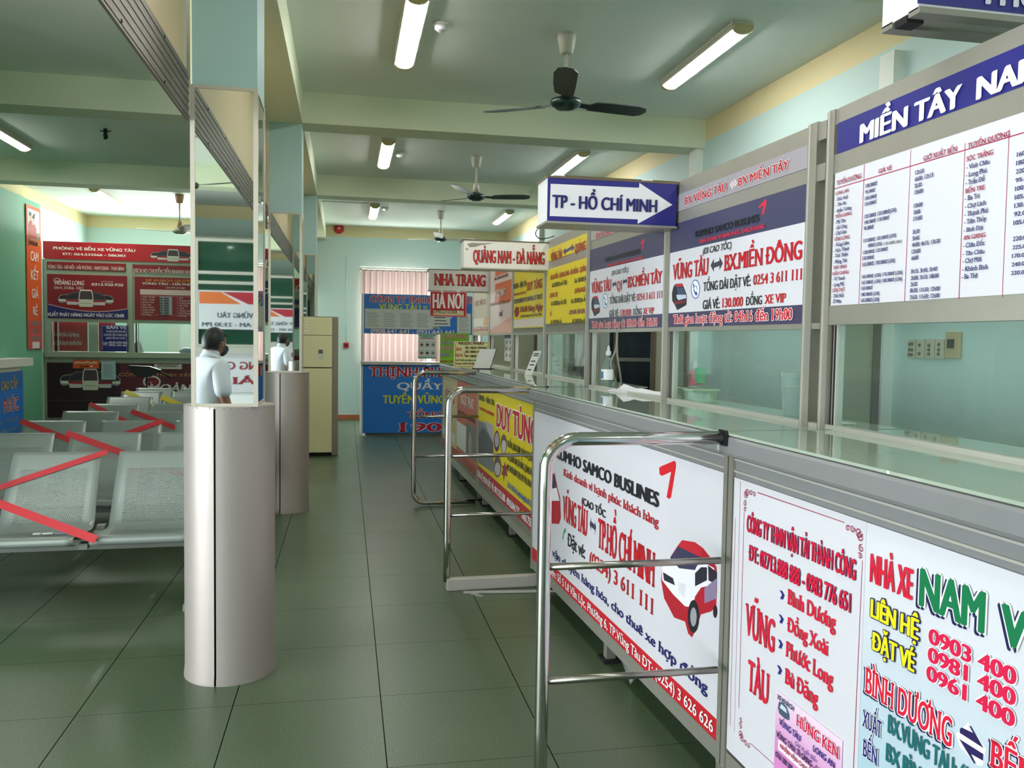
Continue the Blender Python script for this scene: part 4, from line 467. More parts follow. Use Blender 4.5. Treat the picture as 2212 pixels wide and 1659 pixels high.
poster('destination_board','orange and pale pink company board seen under the white hanging signs','board',FA0,FAN,(-3.93,1.6),(0,.0,1.16,.68),mat('pale_pink_poster_ground','d8c4bc',.4),'ngoc',[(rect(.28,.31,1.16,.52),'d06838'),(rect(.28,.6,1.16,.68),'d06838'),([(0,.0),(1.16,.0),(1.16,.16),(0,.03)],'d89a88')])
poster('destination_board','beige and orange board, farthest of the window boards, beside the blue kiosk','board',FA0,FAN,(-5.02,1.58),(0,.0,1.02,.56),mat('olive_beige_poster_ground','c4b48c',.4),'cuc',[(rect(0,.05,1.02,.1),'c8342c'),(rect(0,.1,1.02,.2),'e6e0d4'),(rect(.7,.11,1.0,.21),'d8a458')])
# counter-front posters
pl_=poster('counter_poster','white poster with crimson town list inside a scroll border, nearest counter front','poster',PF,PA,(0,.19),(.03,.0,.713,.905),M['wboard'],texts=[t for t in TX['pl'][:8]],extra_polys=[p for p in TX['pl_art'] if max(q[0] for q in p[0])<.72])
poster('counter_poster','light blue and white poster with large green letters, right end of nearest counter','poster',PF,PA,(0,.19),(.714,.0,1.72,.905),M['greenp'],texts=[t for t in TX['pl'][8:]],extra_polys=[p for p in TX['pl_art'] if min(q[0] for q in p[0])>=.72])
def scroll(mb,x,z,sx,sz,y,m):
    def curl(cx,cz,r0,turn,a0,dirn=1):
        pts=[]
        for i in range(22):
            q=i/21; r=r0*(1-.8*q); a=a0+dirn*turn*q*2*PI; pts.append((cx+r*math.cos(a),cz+r*math.sin(a)))
        for i in range(21):
            (x0,z0),(x1,z1)=pts[i],pts[i+1]; w=.0016*(1-.5*i/21); dx,dz=x1-x0,z1-z0; l=math.hypot(dx,dz) or 1; nx,nz=-dz/l*w,dx/l*w
            P=lambda a,b:(x+sx*a,y,z+sz*b); mb.add([P(x0-nx,z0-nz),P(x1-nx,z1-nz),P(x1+nx,z1+nz),P(x0+nx,z0+nz)],[(0,1,2,3)],m)
    curl(.02,-.012,.014,1.4,PI); curl(.012,-.022,.013,1.4,PI/2,-1); curl(.046,-.008,.01,1.3,PI*.9); curl(.008,-.05,.01,1.3,PI/2,-1); curl(.065,-.012,.008,1.2,PI*.8,-1); curl(.012,-.07,.008,1.2,PI*.2)
mb=MB(); 
for (x,z),sx,sz in zip(TX['pl_scroll'],(1,-1,1),(1,1,-1)): scroll(mb,x-.03,z,sx,sz,-.0105,ink('9c1c50'))
mb.build('corner_scrollwork',pl_,recalc=False)
sa,sb,sc=TX['pl_stick']
st=thing('sticker','small pink sticker with a van, stuck on the scroll-bordered white poster','sticker',at(PF,PA,sa[0],.19+.07),rz(PA))
st.location.x-=.009
MB().box((0,-.002,0),(sb[0]-sa[0],0,sa[1]-.07),M['stick']).build('sheet',st)
du,dv=-sa[0],-.07
ws=sb[0]-sa[0]
printed(st,TX['pl_sticker'][0],[(rect(.02,.085,.23,.115),'f6f0f4'),([(.012,.205),(.016,.225),(.035,.232),(.06,.228),(.075,.212),(.075,.196),(.05,.19),(.02,.192)],'46586e'),([(.022,.21),(.03,.225),(.055,.222),(.062,.21)],'c8d4e0')],-.0062,'lettering',du,dv) if isinstance(TX['pl_sticker'][0],list) else printed(st,[(t[0],t[1]-sa[0],t[2]-.07)+tuple(t[3:]) for t in TX['pl_sticker']],[(rect(.02,.085,.23,.115),'f6f0f4'),([(.012,.205),(.016,.225),(.035,.232),(.06,.228),(.075,.212),(.075,.196),(.05,.19),(.02,.192)],'46586e'),([(.022,.21),(.03,.225),(.055,.222),(.062,.21)],'c8d4e0')],-.0062)
poster('counter_poster','white poster with red and white van and red bottom band, second counter front','poster',PF,KPA,(-2.45,.18),(-.03,.0,2.435,.918),M['wboard'],'c2p',[(rect(-.03,.0,2.435,.075),'c4202c')],'c2p_art')
poster('counter_poster','yellow poster with photographs and red bottom band on the third counter front','poster',F3,-.9,(-2.46,.2),(0,.045,2.5,.895),M['yel'],'c3p',[(rect(0,.045,2.5,.17),'b02430')],'c3p_art')
ngt=[('NGỌC PHÁT',1.5,.66,.8,.1,'e8dcd4','b'),('ĐẶT VÉ: 0918 410 995',1.3,.53,1.1,.05,'5a3a40','b'),('CÚC TÙNG',.2,.62,.85,.12,'a83028','sb|ow')]
poster('counter_poster','beige, orange and brown poster on the farthest counter front, seen through railings','poster',F3,-.9,(-5.0,.2),(0,.04,2.48,.89),M['beige'],texts=ngt,extra_polys=[(rect(1.2,.04,2.48,.89),'c46a54'),(rect(0,.04,2.48,.13),'a83c30'),(rect(1.2,.18,1.85,.45),'dcdcdc'),(rect(1.85,.18,2.48,.5),'7a7674'),(rect(0,.18,1.1,.28),'e0dcd4'),(ell(2.1,.3,.1,.12),'a8a4a0')])
# ---------------------------------------------------------------- railings between the counters
def rail(label,y,xr,lowrail=True,bottom=None):
    t=thing('queue_railing',label,'railing',(.61,y,0),0); L=xr-.61; r=.0215
    pts=[(0,0,.012 if not bottom else .05)]+[(0,0,z) for z in (.3,.7,1.06)]
    n=8
    for i in range(1,n+1):
        a=PI-i*PI/2/n; pts.append((.1+.1*math.cos(a),0,1.125+.1*math.sin(a)))
    pts+=[(.3,0,1.225),(L-.01,0,1.225)]
    if bottom=='bend':
        lo=[(L-.02,0,.03),(.16,0,.03)]+[(.1-.1*math.sin(i*PI/2/n),0,.13-.1*math.cos(i*PI/2/n)) for i in range(0,n+1)]
        pts=lo+pts[1:]
    MB().tube(pts,r,M['steel'],18).build('frame_tube',t)
    for z in (.822,.458): MB().tube([(.018,0,z),(L,0,z)],.0115,M['steel2'],12).build('cross_bar',t)
    bx('end_plate',t,(L-.008,-.024,1.20),(L+.002,.024,1.25),M['black'])
    if not bottom: MB().lathe([(.034,0),(.034,.006),(.022,.012)],(0,0,0),M['steel2'],18).build('floor_flange',t)
    return t
rail('nearest polished steel queue railing, in front of the second counter',2.52,1.202)
rail('middle steel queue railing whose post stands beside the aluminium bar on the floor',5.04,1.225,bottom='post')
rail('farthest steel queue railing with rounded bottom corner on the floor',7.63,1.2,bottom='bend')
o=tag(bevel(MB().box((0,-.022,0),(.62,.03,.072),M['alul']).build('aluminium_bar',None),.004),'thick aluminium bar lying on the floor under the middle railing','bar'); o.location=(.608,5.02,0.0); o.rotation_euler=(0,0,R(2))
o=tag(MB().box((0,0,.0),(.56,.016,.012),M['alul']).build('metal_strip'),'thin pale metal strip on the floor before the aluminium bar','strip'); o.location=(.70,4.93,0.002); o.rotation_euler=(0,0,R(-5))
o=tag(MB().prism([(0,0),(.05,-.06),(.07,-.062),(.075,-.045),(.03,.012)],2,.0,.004,M['alu']).build('metal_tab'),'small rounded metal tab on the floor beside the thin strip','scrap'); o.location=(.74,4.92,0)
# ---------------------------------------------------------------- hanging box signs
def boxsign(name,label,loc,w,h,d,front,side,tk=None,ak=None,dx=0,dz=0,bars=True,extra=()):
    t=thing(name,label,'sign',loc,0)
    bx('box',t,(0,.004,0),(w,d,h),side)
    p=bx('face',t,(.0,-.002,.002),(w,.004,h-.002),front)
    f=MB()
    for z in (-.008,h-.002): f.box((-.006,-.004,z),(w+.006,d+.006,z+.01),M['brownf'] if z>0 else M['alu'])
    f.build('frame_edge',t)
    printed(p,TX.get(tk,[]),list(extra)+list(TX.get(ak,[]) if ak else []),-.006,'lettering',dx,dz); return t
hs=boxsign('direction_sign','navy box sign with white arrow jutting from the window frame, above the middle railing',(.912,3.82,2.083),.632,.202,.2,M['navy'],M['white'],'hcm','hcm_art',-.012,-.003)
for x in (.03,.46): bx('clip',hs,(x,-.003,.2),(x+.05,.02,.215),M['white'])
bx('arm',hs,(.05,.05,.203),(.66,.09,.225),M['brownf'])
boxsign('hanging_sign','long white box sign with red letters and dark stain, beyond the navy arrow sign',(.905,6.6,2.095),.69,.215,.17,M['whitesign'],M['whitesign'],'qn',None,-.005,-.005,extra=[([(.03,.19),(.07,.2),(.16,.2),(.24,.205),(.2,.195),(.14,.185),(.1,.17),(.05,.165)],'8a867c'),(ell(.03,.15,.012,.01,10),'9a968c')])
boxsign('hanging_sign','shorter white box sign with red letters, just above the small red sign',(.887,9.2,2.06),.665,.225,.15,M['whitesign'],M['whitesign'],'nt',None,-.002,-.01)
t=p=panel_thing('hanging_sign','small red sign with white letters and handwritten phone strip under the white sign','sign',(.897,9.19,1.775),0,(0,0,0),(.405,.012,.277),M['redsign'])
printed(p,TX['hn'],[(rect(.004,.006,.4,.012),'e0a0a0'),(rect(.004,.268,.4,.272),'f0d0d0'),(rect(.004,.006,.008,.27),'f0d0d0'),(rect(.396,.006,.4,.27),'f0d0d0'),(rect(.04,.018,.375,.068),'d8c89a')],-.0045,'lettering',-.002,0)
tr=thing('hanging_sign','big navy and white box sign cut off at the top right picture corner','sign',(1.445,1.965,2.402),0)
bx('box',tr,(0,.006,0),(1.0,.155,.3),M['white']); pf=bx('face',tr,(-.002,0,.012),(1.0,.008,.3),M['navy'])
MB().box((0,.0,-.012),(1.0,.045,.004),M['alud']).box((0,.11,-.012),(1.0,.158,.004),M['alud']).box((.01,.045,-.004),(1.0,.11,0),M['alu']).box((.0,.05,-.02),(.05,.1,-.002),M['dark']).build('under_frame',tr)
printed(pf,[('PHÒNG',.19,.026,.30,.075,'d4d4e0','B')],[],-.003)
# ---------------------------------------------------------------- things on the counters
def sheetcard(name,label,cat,loc,w,h,d,m,tk=None,dx=0,polys=(),tilt=0,rzz=0,foot=True):
    t=p=panel_thing(name,label,cat,loc,rzz,(0,0,0),(w,d,h),m)
    printed(p,TX.get(tk,[]),polys,-.0045,'lettering',dx,0)
    return t

t=sheetcard('counter_card','lime green bus company card standing at the far end of the farthest counter','sign',(1.10,10.0,1.2435),.35,.36,.006,M['lime'],'xct')
t=sheetcard('counter_card','pale yellow company card with red corners standing on the farthest counter','sign',(1.072,8.45,1.2435),.365,.265,.006,M['cardy'],'npc',polys=[(rect(.012,.01,.016,.255),'7a2420'),(rect(.349,.01,.353,.255),'7a2420'),(rect(.012,.251,.353,.255),'7a2420'),(rect(.012,.01,.353,.014),'7a2420'),([(.1,.09),(.112,.135),(.1,.18),(.104,.135)],'b8402c')])
t=thing('placard','white blank placard leaning back on the farthest counter, before the pale yellow card','placard',(1.22,8.1,1.2435),0)
MB().add([(0,0,.006),(.165,0,.006),(.235,.07,.195),(.075,.07,.195),(0,.005,.004),(.165,.005,.004),(.235,.075,.193),(.075,.075,.193)],[(0,1,2,3),(7,6,5,4),(0,4,5,1),(1,5,6,2),(2,6,7,3),(3,7,4,0)],M['paper']).build('sheet',t)
bx('base',t,(-.005,-.01,0),(.2,.06,.006),M['black'])
MB().add([(.165,.0,.006),(.172,0,.006),(.242,.07,.195),(.235,.07,.195)],[(0,1,2,3)],M['black']).build('edge_strip',t)
t=thing('placard','narrow laminated notice leaning on the third counter beside the window post','placard',(1.435,6.72,1.2435),0)
MB().add([(0,0,.0),(.062,0,.0),(.155,.06,.2),(.09,.06,.2),(0,.004,-.0),(.062,.004,-.0),(.155,.064,.199),(.09,.064,.199)],[(0,1,2,3),(7,6,5,4),(0,4,5,1),(1,5,6,2),(2,6,7,3),(3,7,4,0)],M['paper']).build('sheet',t)
mb=MB()
for f,w in ((.2,.5),(.4,.6),(.55,.6),(.78,.7),(.86,.7)):
    P=lambda a,b:((.0+a*.063)+b*.09,-.001+b*.06,b*.2)
    mb.add([P(.15,f),P(.15+w,f),P(.15+w,f+.05),P(.15,f+.05)],[(0,1,2,3)],ink('4c4c4c'))
mb.build('printing',t,recalc=False)
# sanitiser bottle
t=thing('sanitiser_bottle','clear pump bottle with blue and white label in the second counter window','bottle',(1.60,5.0,1.2435),0)
MB().lathe([(0,0),(.038,0),(.042,.006),(.042,.13),(.038,.15),(.016,.185),(.014,.2),(0,.2)],(0,0,0),M['liquid']).build('body',t)
MB().lathe([(0,.2),(.017,.2),(.017,.225),(.009,.23),(.009,.245),(.004,.262),(0,.262)],(0,0,0),M['white']).build('cap',t)
def arcsheet(name,par,r,a0,a1,z0,z1,m):
    n=10; vs=[(r*math.cos(a0+(a1-a0)*i/n),r*math.sin(a0+(a1-a0)*i/n),z) for z in (z0,z1) for i in range(n+1)]
    return MB().add(vs,[(i,i+1,n+2+i,n+1+i) for i in range(n)],m,True).build(name,par)
arcsheet('label',t,.0428,R(-230),R(-60),.05,.115,M['white']); arcsheet('label_print',t,.0434,R(-215),R(-150),.058,.1,ink('3c7cbc'))
# folded cloth
t=tag(MB().build('folded_cloth'),'white folded cloth lying on the second counter beside the clear bottle','cloth'); 
random.seed(2); bm=bmesh.new()
# long flat fold, then a crumpled peak near the middle, then a thin flat tongue
secs=[(0,.05,.004,0),(.05,.075,.012,.005),(.11,.08,.016,.01),(.15,.1,.03,.0),(.19,.085,.05,-.012),(.225,.11,.034,.0),(.27,.1,.03,.008),(.36,.095,.028,.004),(.47,.09,.026,0),(.60,.085,.024,0)]
rows=[]
for i,(x,w,hh,o) in enumerate(secs):
    j=lambda s:random.uniform(-s,s)
    rows.append([bm.verts.new(p) for p in ((x,-w/2+o,0),(x+j(.004),-w/2+o+.004,hh*.55),(x+j(.006),-w*.12+o,hh*(1+.25*(i%2))),(x+j(.006),w*.2+o,hh*.85),(x,w/2+o,hh*.5),(x,w/2+o,0))])
for A,B in zip(rows,rows[1:]):
    for k in range(6): bm.faces.new((A[k],A[(k+1)%6],B[(k+1)%6],B[k]))
bm.faces.new(rows[0][::-1]); bm.faces.new(rows[-1])
bmesh.ops.recalc_face_normals(bm,faces=bm.faces); bm.to_mesh(t.data); bm.free(); t.data.materials.append(M['fabric']); t.location=(1.52,4.70,1.243); t.rotation_euler=(0,0,R(-78))
# clear cup, basket, hanging tissue packet
t=thing('plastic_cup','tall clear plastic cup standing behind the glass at the right of the van window','cup',(1.70,2.97,1.2435),0); t.scale=(.95,.95,.82)
MB().lathe([(0,0),(.036,0),(.037,.004),(.054,.21),(.058,.213),(.058,.217),(.052,.217),(.035,.006),(0,.006)],(0,0,0),M['plastic']).build('cup',t)
MB().lathe([(.05,.15),(.0512,.153),(.05,.156)],(0,0,0),M['plastic']).build('rib',t)
o=tag(bx('paper_sheet',None,(0,0,0),(.12,.2,.004),M['paper']),'small white paper lying beside the tall clear cup','paper'); o.location=(1.69,2.72,1.2435)
t=thing('plastic_basket','small mint green slotted plastic basket behind the counter glass','basket',(1.70,3.86,1.2435),R(-92)); t.scale=(.72,.72,.8)
mb=MB(); bw,bd,bh,tp=.11,.075,.08,1.22
q=[(-bw,-bd),(bw,-bd),(bw,bd),(-bw,bd)]
for i in range(4):
    (xa,ya),(xb,yb)=q[i],q[(i+1)%4]; n=16
    for zz0,zz1 in ((0,.016),(.062,.08)):
        k0,k1=1+(tp-1)*zz0/bh,1+(tp-1)*zz1/bh
        mb.add([(xa*k0,ya*k0,zz0),(xb*k0,yb*k0,zz0),(xb*k1,yb*k1,zz1),(xa*k1,ya*k1,zz1)],[(0,1,2,3)],M['mint'])
    for j in range(n):
        f0,f1=(j+.1)/n,(j+.6)/n; k0,k1=1+(tp-1)*.016/bh,1+(tp-1)*.062/bh
        A=lambda f,k,z:((xa+(xb-xa)*f)*k,(ya+(yb-ya)*f)*k,z)
        mb.add([A(f0,k0,.016),A(f1,k0,.016),A(f1,k1,.062),A(f0,k1,.062)],[(0,1,2,3)],M['mint'])
mb.add([(x,y,0) for x,y in q],[(0,1,2,3)],M['mint']); mb.build('basket_wall',t)
r_=MB()
for s0,s1 in ((tp,tp*1.12),):
    for i in range(4):
        a,b=q[i],q[(i+1)%4]; r_.add([(a[0]*s0,a[1]*s0,bh),(b[0]*s0,b[1]*s0,bh),(b[0]*s1,b[1]*s1,bh-.004),(a[0]*s1,a[1]*s1,bh-.004)],[(0,1,2,3)],M['mint'])
r_.build('rim',t)
t=thing('tissue_packet','pink and green tissue packet with white tissue, stuck to the glass above the basket','packet',(1.70,3.87,1.325),R(-90))
o=bx('packet',t,(-.055,-.02,0),(.015,.02,.075),M['pink']); o.rotation_euler=(0,R(-8),0)
o=bx('packet_side',t,(.015,-.02,.004),(.048,.02,.079),M['lgreen']); o.rotation_euler=(0,R(-8),0)
o=MB().box((-.07,-.005,.078),(-.018,.01,.12),M['paper']).build('tissue',t); o.rotation_euler=(0,R(-12),0)
bx('suction_pad',t,(-.01,-.026,.03),(.02,-.02,.055),M['plastic'])
mb=MB(); n=12; vs=[]
for z,r_ in ((0,.10),(-.02,.085),(-.05,.055),(-.08,.03),(-.1,.012)):
    for i in range(n): a_=2*PI*i/n; k=1+.18*math.sin(3*a_+z*60); vs.append((r_*k*math.cos(a_),r_*.35*k*math.sin(a_),z))
mb.add(vs,[(j*n+i,j*n+(i+1)%n,(j+1)*n+(i+1)%n,(j+1)*n+i) for j in range(4) for i in range(n)]+[tuple(range(4*n,5*n))],M['bagp'],True)
o=tag(mb.build('plastic_bag'),'crumpled clear plastic bag hanging under the second counter front','bag'); o.location=(1.245,3.47,.118); o.rotation_euler=(0,0,R(87))
# ---------------------------------------------------------------- behind the ticket windows
def wing(label,y,x0=2.86):
    t=thing('partition_panel',label,'partition',(0,y,0),0); x1=XR(y)-.12
    bx('panel',t,(x0,.0,0.02),(x1,.02,2.3),M['olive']); bx('frame',t,(x1-.0,-.02,0.02),(x1+.05,.04,2.3),M['brownf']); bx('frame',t,(x0-.03,-.02,.02),(x0,.04,2.3),M['brownf'])
    bx('foot_rail',t,(x0,-.01,0),(x1+.05,.03,.02),M['brownf'])
    struct(bx('trim_pilaster',None,(XR(y)-.075,y-.04,0),(XR(y)+.05,y+.1,3.34),mat('pale_pilaster_paint','e6ece4',.6)))
wing('olive office partition seen through the nearest ticket window',4.72)
wing('teal-lit office partition behind the small mint basket',7.5)
wing('olive office partition behind the clear pump bottle',10.3,2.72)
wing('farthest olive office partition behind the smaller yellow board',13.2,2.3)
def plate(i,y,h,w,m,holes,label,zc=1.515):
    t=thing('switch_plate' if i<4 else 'breaker_box',label,'switch plate' if i<4 else 'breaker box',(XR(y)-.002,y,zc-h/2),R(-90),None)
    bevel(bx('plate',t,(-w/2,-.018,0),(w/2,0,h),m),.004)
    if i==4: bx('breaker',t,(-.026,-.03,h*.38),(.018,-.016,h*.72),M['black'])
    else:
        s=MB()
        for x,z in holes: s.lathe([(0,.0),(.011,0),(.009,.006),(0,.006)],(x,-.018,z),M['socket'],12,(0,-1,0))
        s.build('socket_hole',t)
plate(0,4.50,.112,.062,M['outlet'],[(-.012,.02),(.012,.02),(-.012,.05),(.012,.05),(-.01,.085),(.012,.085)],'ribbed ivory switch plate, leftmost of the row on the teal wall')
plate(1,4.425,.115,.072,M['outlet'],[(0,.03),(0,.08)],'ivory socket plate with two stained holes, second in the teal wall row')
plate(2,4.345,.117,.074,M['outlet'],[(0,.03),(0,.055),(0,.08)],'ivory socket plate standing proud, third in the teal wall row')
plate(3,4.265,.115,.072,M['outlet'],[(0,.03),(0,.055),(0,.085)],'ivory socket plate touching the beige breaker box on the teal wall')
plate(4,4.165,.15,.115,M['beigep'],[],'beige breaker box with black switch on the teal wall',1.54)
# cables, hanging sheet and cabinet in the second window
t=thing('dark_cabinet','dark glass-fronted cabinet behind the cable bundle in the second window','cabinet',(2.45,8.6,0),0)
bx('body',t,(0,.02,0),(.85,.55,2.3),mat('dark_blue_glass','1a232c',.12,0,.7))
for x in (0.02,.36,.8): bx('frame',t,(x,-.005,0),(x+.045,.02,2.3),M['brownf'])
bx('shelf_line',t,(.03,-.002,1.32),(.82,.02,1.36),M['alud'])
t=thing('hanging_sheet','white plastic sheet hanging behind the clear pump bottle','sheet',(2.03,7.4,1.3),0)
n=14; vs=[]
for z in (0,.18,.45):
    for i in range(n+1): vs.append((.02+i/n*(.2 if z else .09),.03*math.sin(i*1.1),z))
MB().add(vs,[(j*(n+1)+i,j*(n+1)+i+1,(j+1)*(n+1)+i+1,(j+1)*(n+1)+i) for j in range(2) for i in range(n)],M['paper'],True).build('sheet',t)
bx('hanger_rod',t,(0,-.01,.45),(.26,.01,.462),M['alud']); bx('hanger_pole',t,(.25,-.01,-.2),(.266,.01,.47),M['alud'])
def cable(label,pts,m,r=.008): return tag(MB().tube(pts,r,m,8).build('hanging_cable'),label,'cable')
def curve(pts,n=8):
    out=[];P=[Vector(p) for p in pts]; P=[P[0]]+P+[P[-1]]
    for i in range(1,len(P)-2):
        for k in range(n):
            t=k/n; out.append(.5*((2*P[i])+(-P[i-1]+P[i+1])*t+(2*P[i-1]-5*P[i]+4*P[i+1]-P[i+2])*t*t+(-P[i-1]+3*P[i]-3*P[i+1]+P[i+2])*t**3))
    return out+[P[-1]]
cable('grey cable bowing left where it hangs in the second window',curve([(1.53,5.0,2.2),(1.8,5.6,2.15),(1.985,6.03,1.75),(1.99,6.03,1.5),(1.95,6.03,1.36),(2.0,6.03,1.2),(2.03,6.05,1.108)]),M['cable'])
cable('straighter grey cable hanging right of the bowed one in the second window',curve([(1.535,4.95,2.15),(1.82,5.6,2.1),(2.0,6.07,1.7),(2.01,6.07,1.45),(2.03,6.07,1.32),(2.05,6.07,1.2),(2.07,6.08,1.108)]),M['cable'])
tag(bx('black_bag',None,(2.02,6.6,1.1),(2.12,6.75,1.52),M['cable2']),'tall black bag behind the grey cables in the second window','bag')
tag(bx('yellow_card',None,(1.90,6.25,1.18),(1.955,6.26,1.345),M['yel']),'small yellow card beside the clear pump bottle','card')
tag(bx('desk',None,(1.78,6.0,0),(2.4,8.4,1.1),M['alud']),'grey office desk behind the second window, under cables','desk')
t=thing('notice','white health notice with navy header on the glass of the farthest counter window','notice',(1.66,8.55,1.31),R(-90))
p=bx('sheet',t,(-.25,-.003,0),(.2,0,.28),M['paper']); printed(p,[],[(rect(-.25,.235,.2,.28),'2c3458')]+[(ell(-.12+.2*(i%2),.2-.07*(i//2),.05,.02,12),'6c6c70') for i in range(6)],-.0072)
# ---------------------------------------------------------------- security camera and cable loop
t=thing('security_camera','white bullet security camera under the navy arrow sign','camera',(1.515,4.93,2.305),R(180))
MB().lathe([(0,-.1),(.03,-.1),(.036,-.08),(.036,.05),(.031,.05),(.031,.035),(0,.035)],(.0,.02,.02),M['lampw'],22,(.25,.95,-.3)).build('body',t)
MB().lathe([(0,0),(.03,0),(.03,.008),(.013,.014),(.011,.022),(0,.024)],(.0085,.052,.01),M['black'],20,(.25,.95,-.3)).build('lens_face',t)
MB().lathe([(.02,-.04),(.02,0),(.01,.02)],(-.0,-.02,.03),M['lampw'],14).build('mount',t)
cable('thin black cable looping above the yellow board frame',curve([(1.57,5.6,2.33),(1.52,5.8,2.40),(1.47,6.1,2.42),(1.44,6.4,2.37),(1.5,6.5,2.33),(1.56,6.3,2.33)]),M['cable2'],.004)
# ---------------------------------------------------------------- far wall: curtain, kiosk, bell, call point, air conditioner
def curtain(label,x0,x1,y,z0,z1,n):
    t=thing('curtain',label,'curtain',(x0,y,z0),0); vs=[];N=n*8
    for z in (0,(z1-z0)*.5,z1-z0):
        for i in range(N+1):
            q=i/N; vs.append((q*(x1-x0),-.045*math.sin(q*n*2*PI)*(1 if z<1 else .85),z))
    MB().add(vs,[(j*(N+1)+i,j*(N+1)+i+1,(j+1)*(N+1)+i+1,(j+1)*(N+1)+i) for j in range(2) for i in range(N)],M['curtain'],True).build('cloth',t)
    MB().tube([(-.03,0,z1-z0+.0),(x1-x0+.03,0,z1-z0)],.012,M['alu'],10).build('rod',t)
    for x in (.0,x1-x0): bx('rod_bracket',t,(x-.012,-.005,z1-z0-.015),(x+.012,16.03-y,z1-z0+.015),M['alu'])
curtain('mauve pleated curtain over the far window behind the blue kiosk',.27,1.5,15.9,1.0,2.79,11)
curtain('narrow mauve curtain right of the bright gap in the far window',1.58,2.0,15.9,1.0,2.79,4)
t=thing('ticket_kiosk','blue ticket kiosk with yellow and red lettering in front of the far curtain','kiosk',(.26,13.3,0),0)
fp=bx('front_panel',t,(.0,0,.035),(1.85,.03,1.115),M['blue']); bx('base',t,(.05,.03,0),(1.8,.5,.04),M['tan'])
bx('side_panel',t,(-.03,.0,.0),(.0,.62,2.22),M['white']); bx('side_panel',t,(1.85,.0,.0),(1.88,.62,2.22),M['white'])
bx('counter_shelf',t,(-.03,-.06,1.12),(1.88,.45,1.16),M['alul']); hpn=bx('header_panel',t,(.01,0,1.6),(1.84,.03,2.215),M['blue'])
printed(fp,TX['kiosk'],[],-.004,'lettering',0,.03); printed(hpn,TX['kiosk_top'],[],-.004,'lettering',.01,1.6)
def sheet(label,x0,z0,x1,z1,y,polys=(),m='paper',name='paper_notice',cat='notice'):
    t=p=panel_thing(name,label,cat,(x0,y,z0),0,(0,0,0),(x1-x0,.004,z1-z0),M[m]); printed(p,[],polys,-.0045,'printing'); return t
lines=lambda w,h,n,c='9a9a98',m=.12:[(rect(w*m,h*(.12+.76*i/n),w*(1-m*(1+i%3*.6)),h*(.12+.76*i/n)+h*.25/n),c) for i in range(n)]
sheet('wide row of grey-printed papers taped across the blue kiosk header',.285,1.675,1.35,1.985,13.285,[p for k in range(4) for p in [([(a+.26*k,b) for a,b in q],c) for q,c in lines(.25,.3,9)]])
sheet('small white paper below the red sign on the blue kiosk header',1.335,1.73,1.62,1.99,13.28,lines(.28,.26,4,'5a5a60'))
sheet('grey paper with stamp at the right end of the blue kiosk header',1.73,1.62,1.95,1.94,13.28,lines(.22,.32,9))
hp=sheet('green-edged health notice with small pictures hanging before the curtain',1.115,1.215,1.395,1.61,13.27,[(rect(0,.33,.28,.395),'7cae98'),([(.0,.36),(.14,.31),(.28,.36),(.28,.33),(0,.33)],'e8ece8'),(rect(0,0,.28,.03),'7cae98'),(rect(.03,.315,.25,.325),'b85040')]+[(rect(.02+.09*(i%3),.05+.13*(i//3),.09+.09*(i%3),.14+.13*(i//3)),'c4c8bc') for i in range(6)]+[(ell(.055+.09*(i%3),.09+.13*(i//3),.025,.02,10),['8a3c3c','3c3c40','7c8c84'][i%3]) for i in range(6)])
t=thing('fire_alarm_bell','round red fire alarm bell high on the far wall','alarm bell',(-.14,16.03,3.45),0)
MB().lathe([(.085,0),(.095,.02),(.085,.055),(.05,.07),(0,.072)],(0,0,.095),M['red'],28,(0,-1,0)).build('gong',t)
MB().lathe([(.022,0),(.022,.012),(0,.014)],(0,-.07,.095),M['alul'],16,(0,-1,0)).build('cap',t)
t=thing('fire_call_point','small red fire call point box on the far wall','call point',(.0,16.03,1.335),0)
bevel(bx('box',t,(-.05,-.045,0),(.05,0,.1),M['red']),.006); bx('window',t,(-.03,-.048,.03),(.03,-.045,.07),M['black'])
t=thing('air_conditioner','cream floor-standing air conditioner beside the farthest pillar','air conditioner',(-.545,10.97,0),0)
w,d,h=.37,.3,1.78
bevel(bx('casing',t,(-.02,.05,0.0),(w+.075,.38,h+.015),M['tan']),.012)
bevel(bx('lower_panel',t,(0,.0,.05),(w,.055,1.13),M['cream']),.006); bevel(bx('upper_panel',t,(0,.0,1.145),(w,.055,h),M['cream']),.006)
bx('plinth',t,(-.0,.02,0),(w,.06,.045),M['dark']); bx('seam',t,(0,.01,1.55),(w,.0,1.556),M['tan'])
bx('display',t,(.2,-.004,1.32),(.255,0,1.37),mat('lcd_grey','5a6a68',.2)); mb=MB(); bx('control_plate',t,(.19,-.002,1.25),(.268,0,1.385),mat('ivory_plate','d6d2b0',.4))
for i in range(6): mb.lathe([(0,0),(.007,0),(.006,.004),(0,.004)],(.208+.02*(i%3),-.002,1.268+.022*(i//3)),M['lampw'],10,(0,-1,0))
mb.build('button',t); 
mb=MB()
for i in range(4): mb.box((.02+.008*i,-.003,1.60+.04*i),(.075,0,1.608+.04*i),M['white'])
mb.build('vent_slot',t)
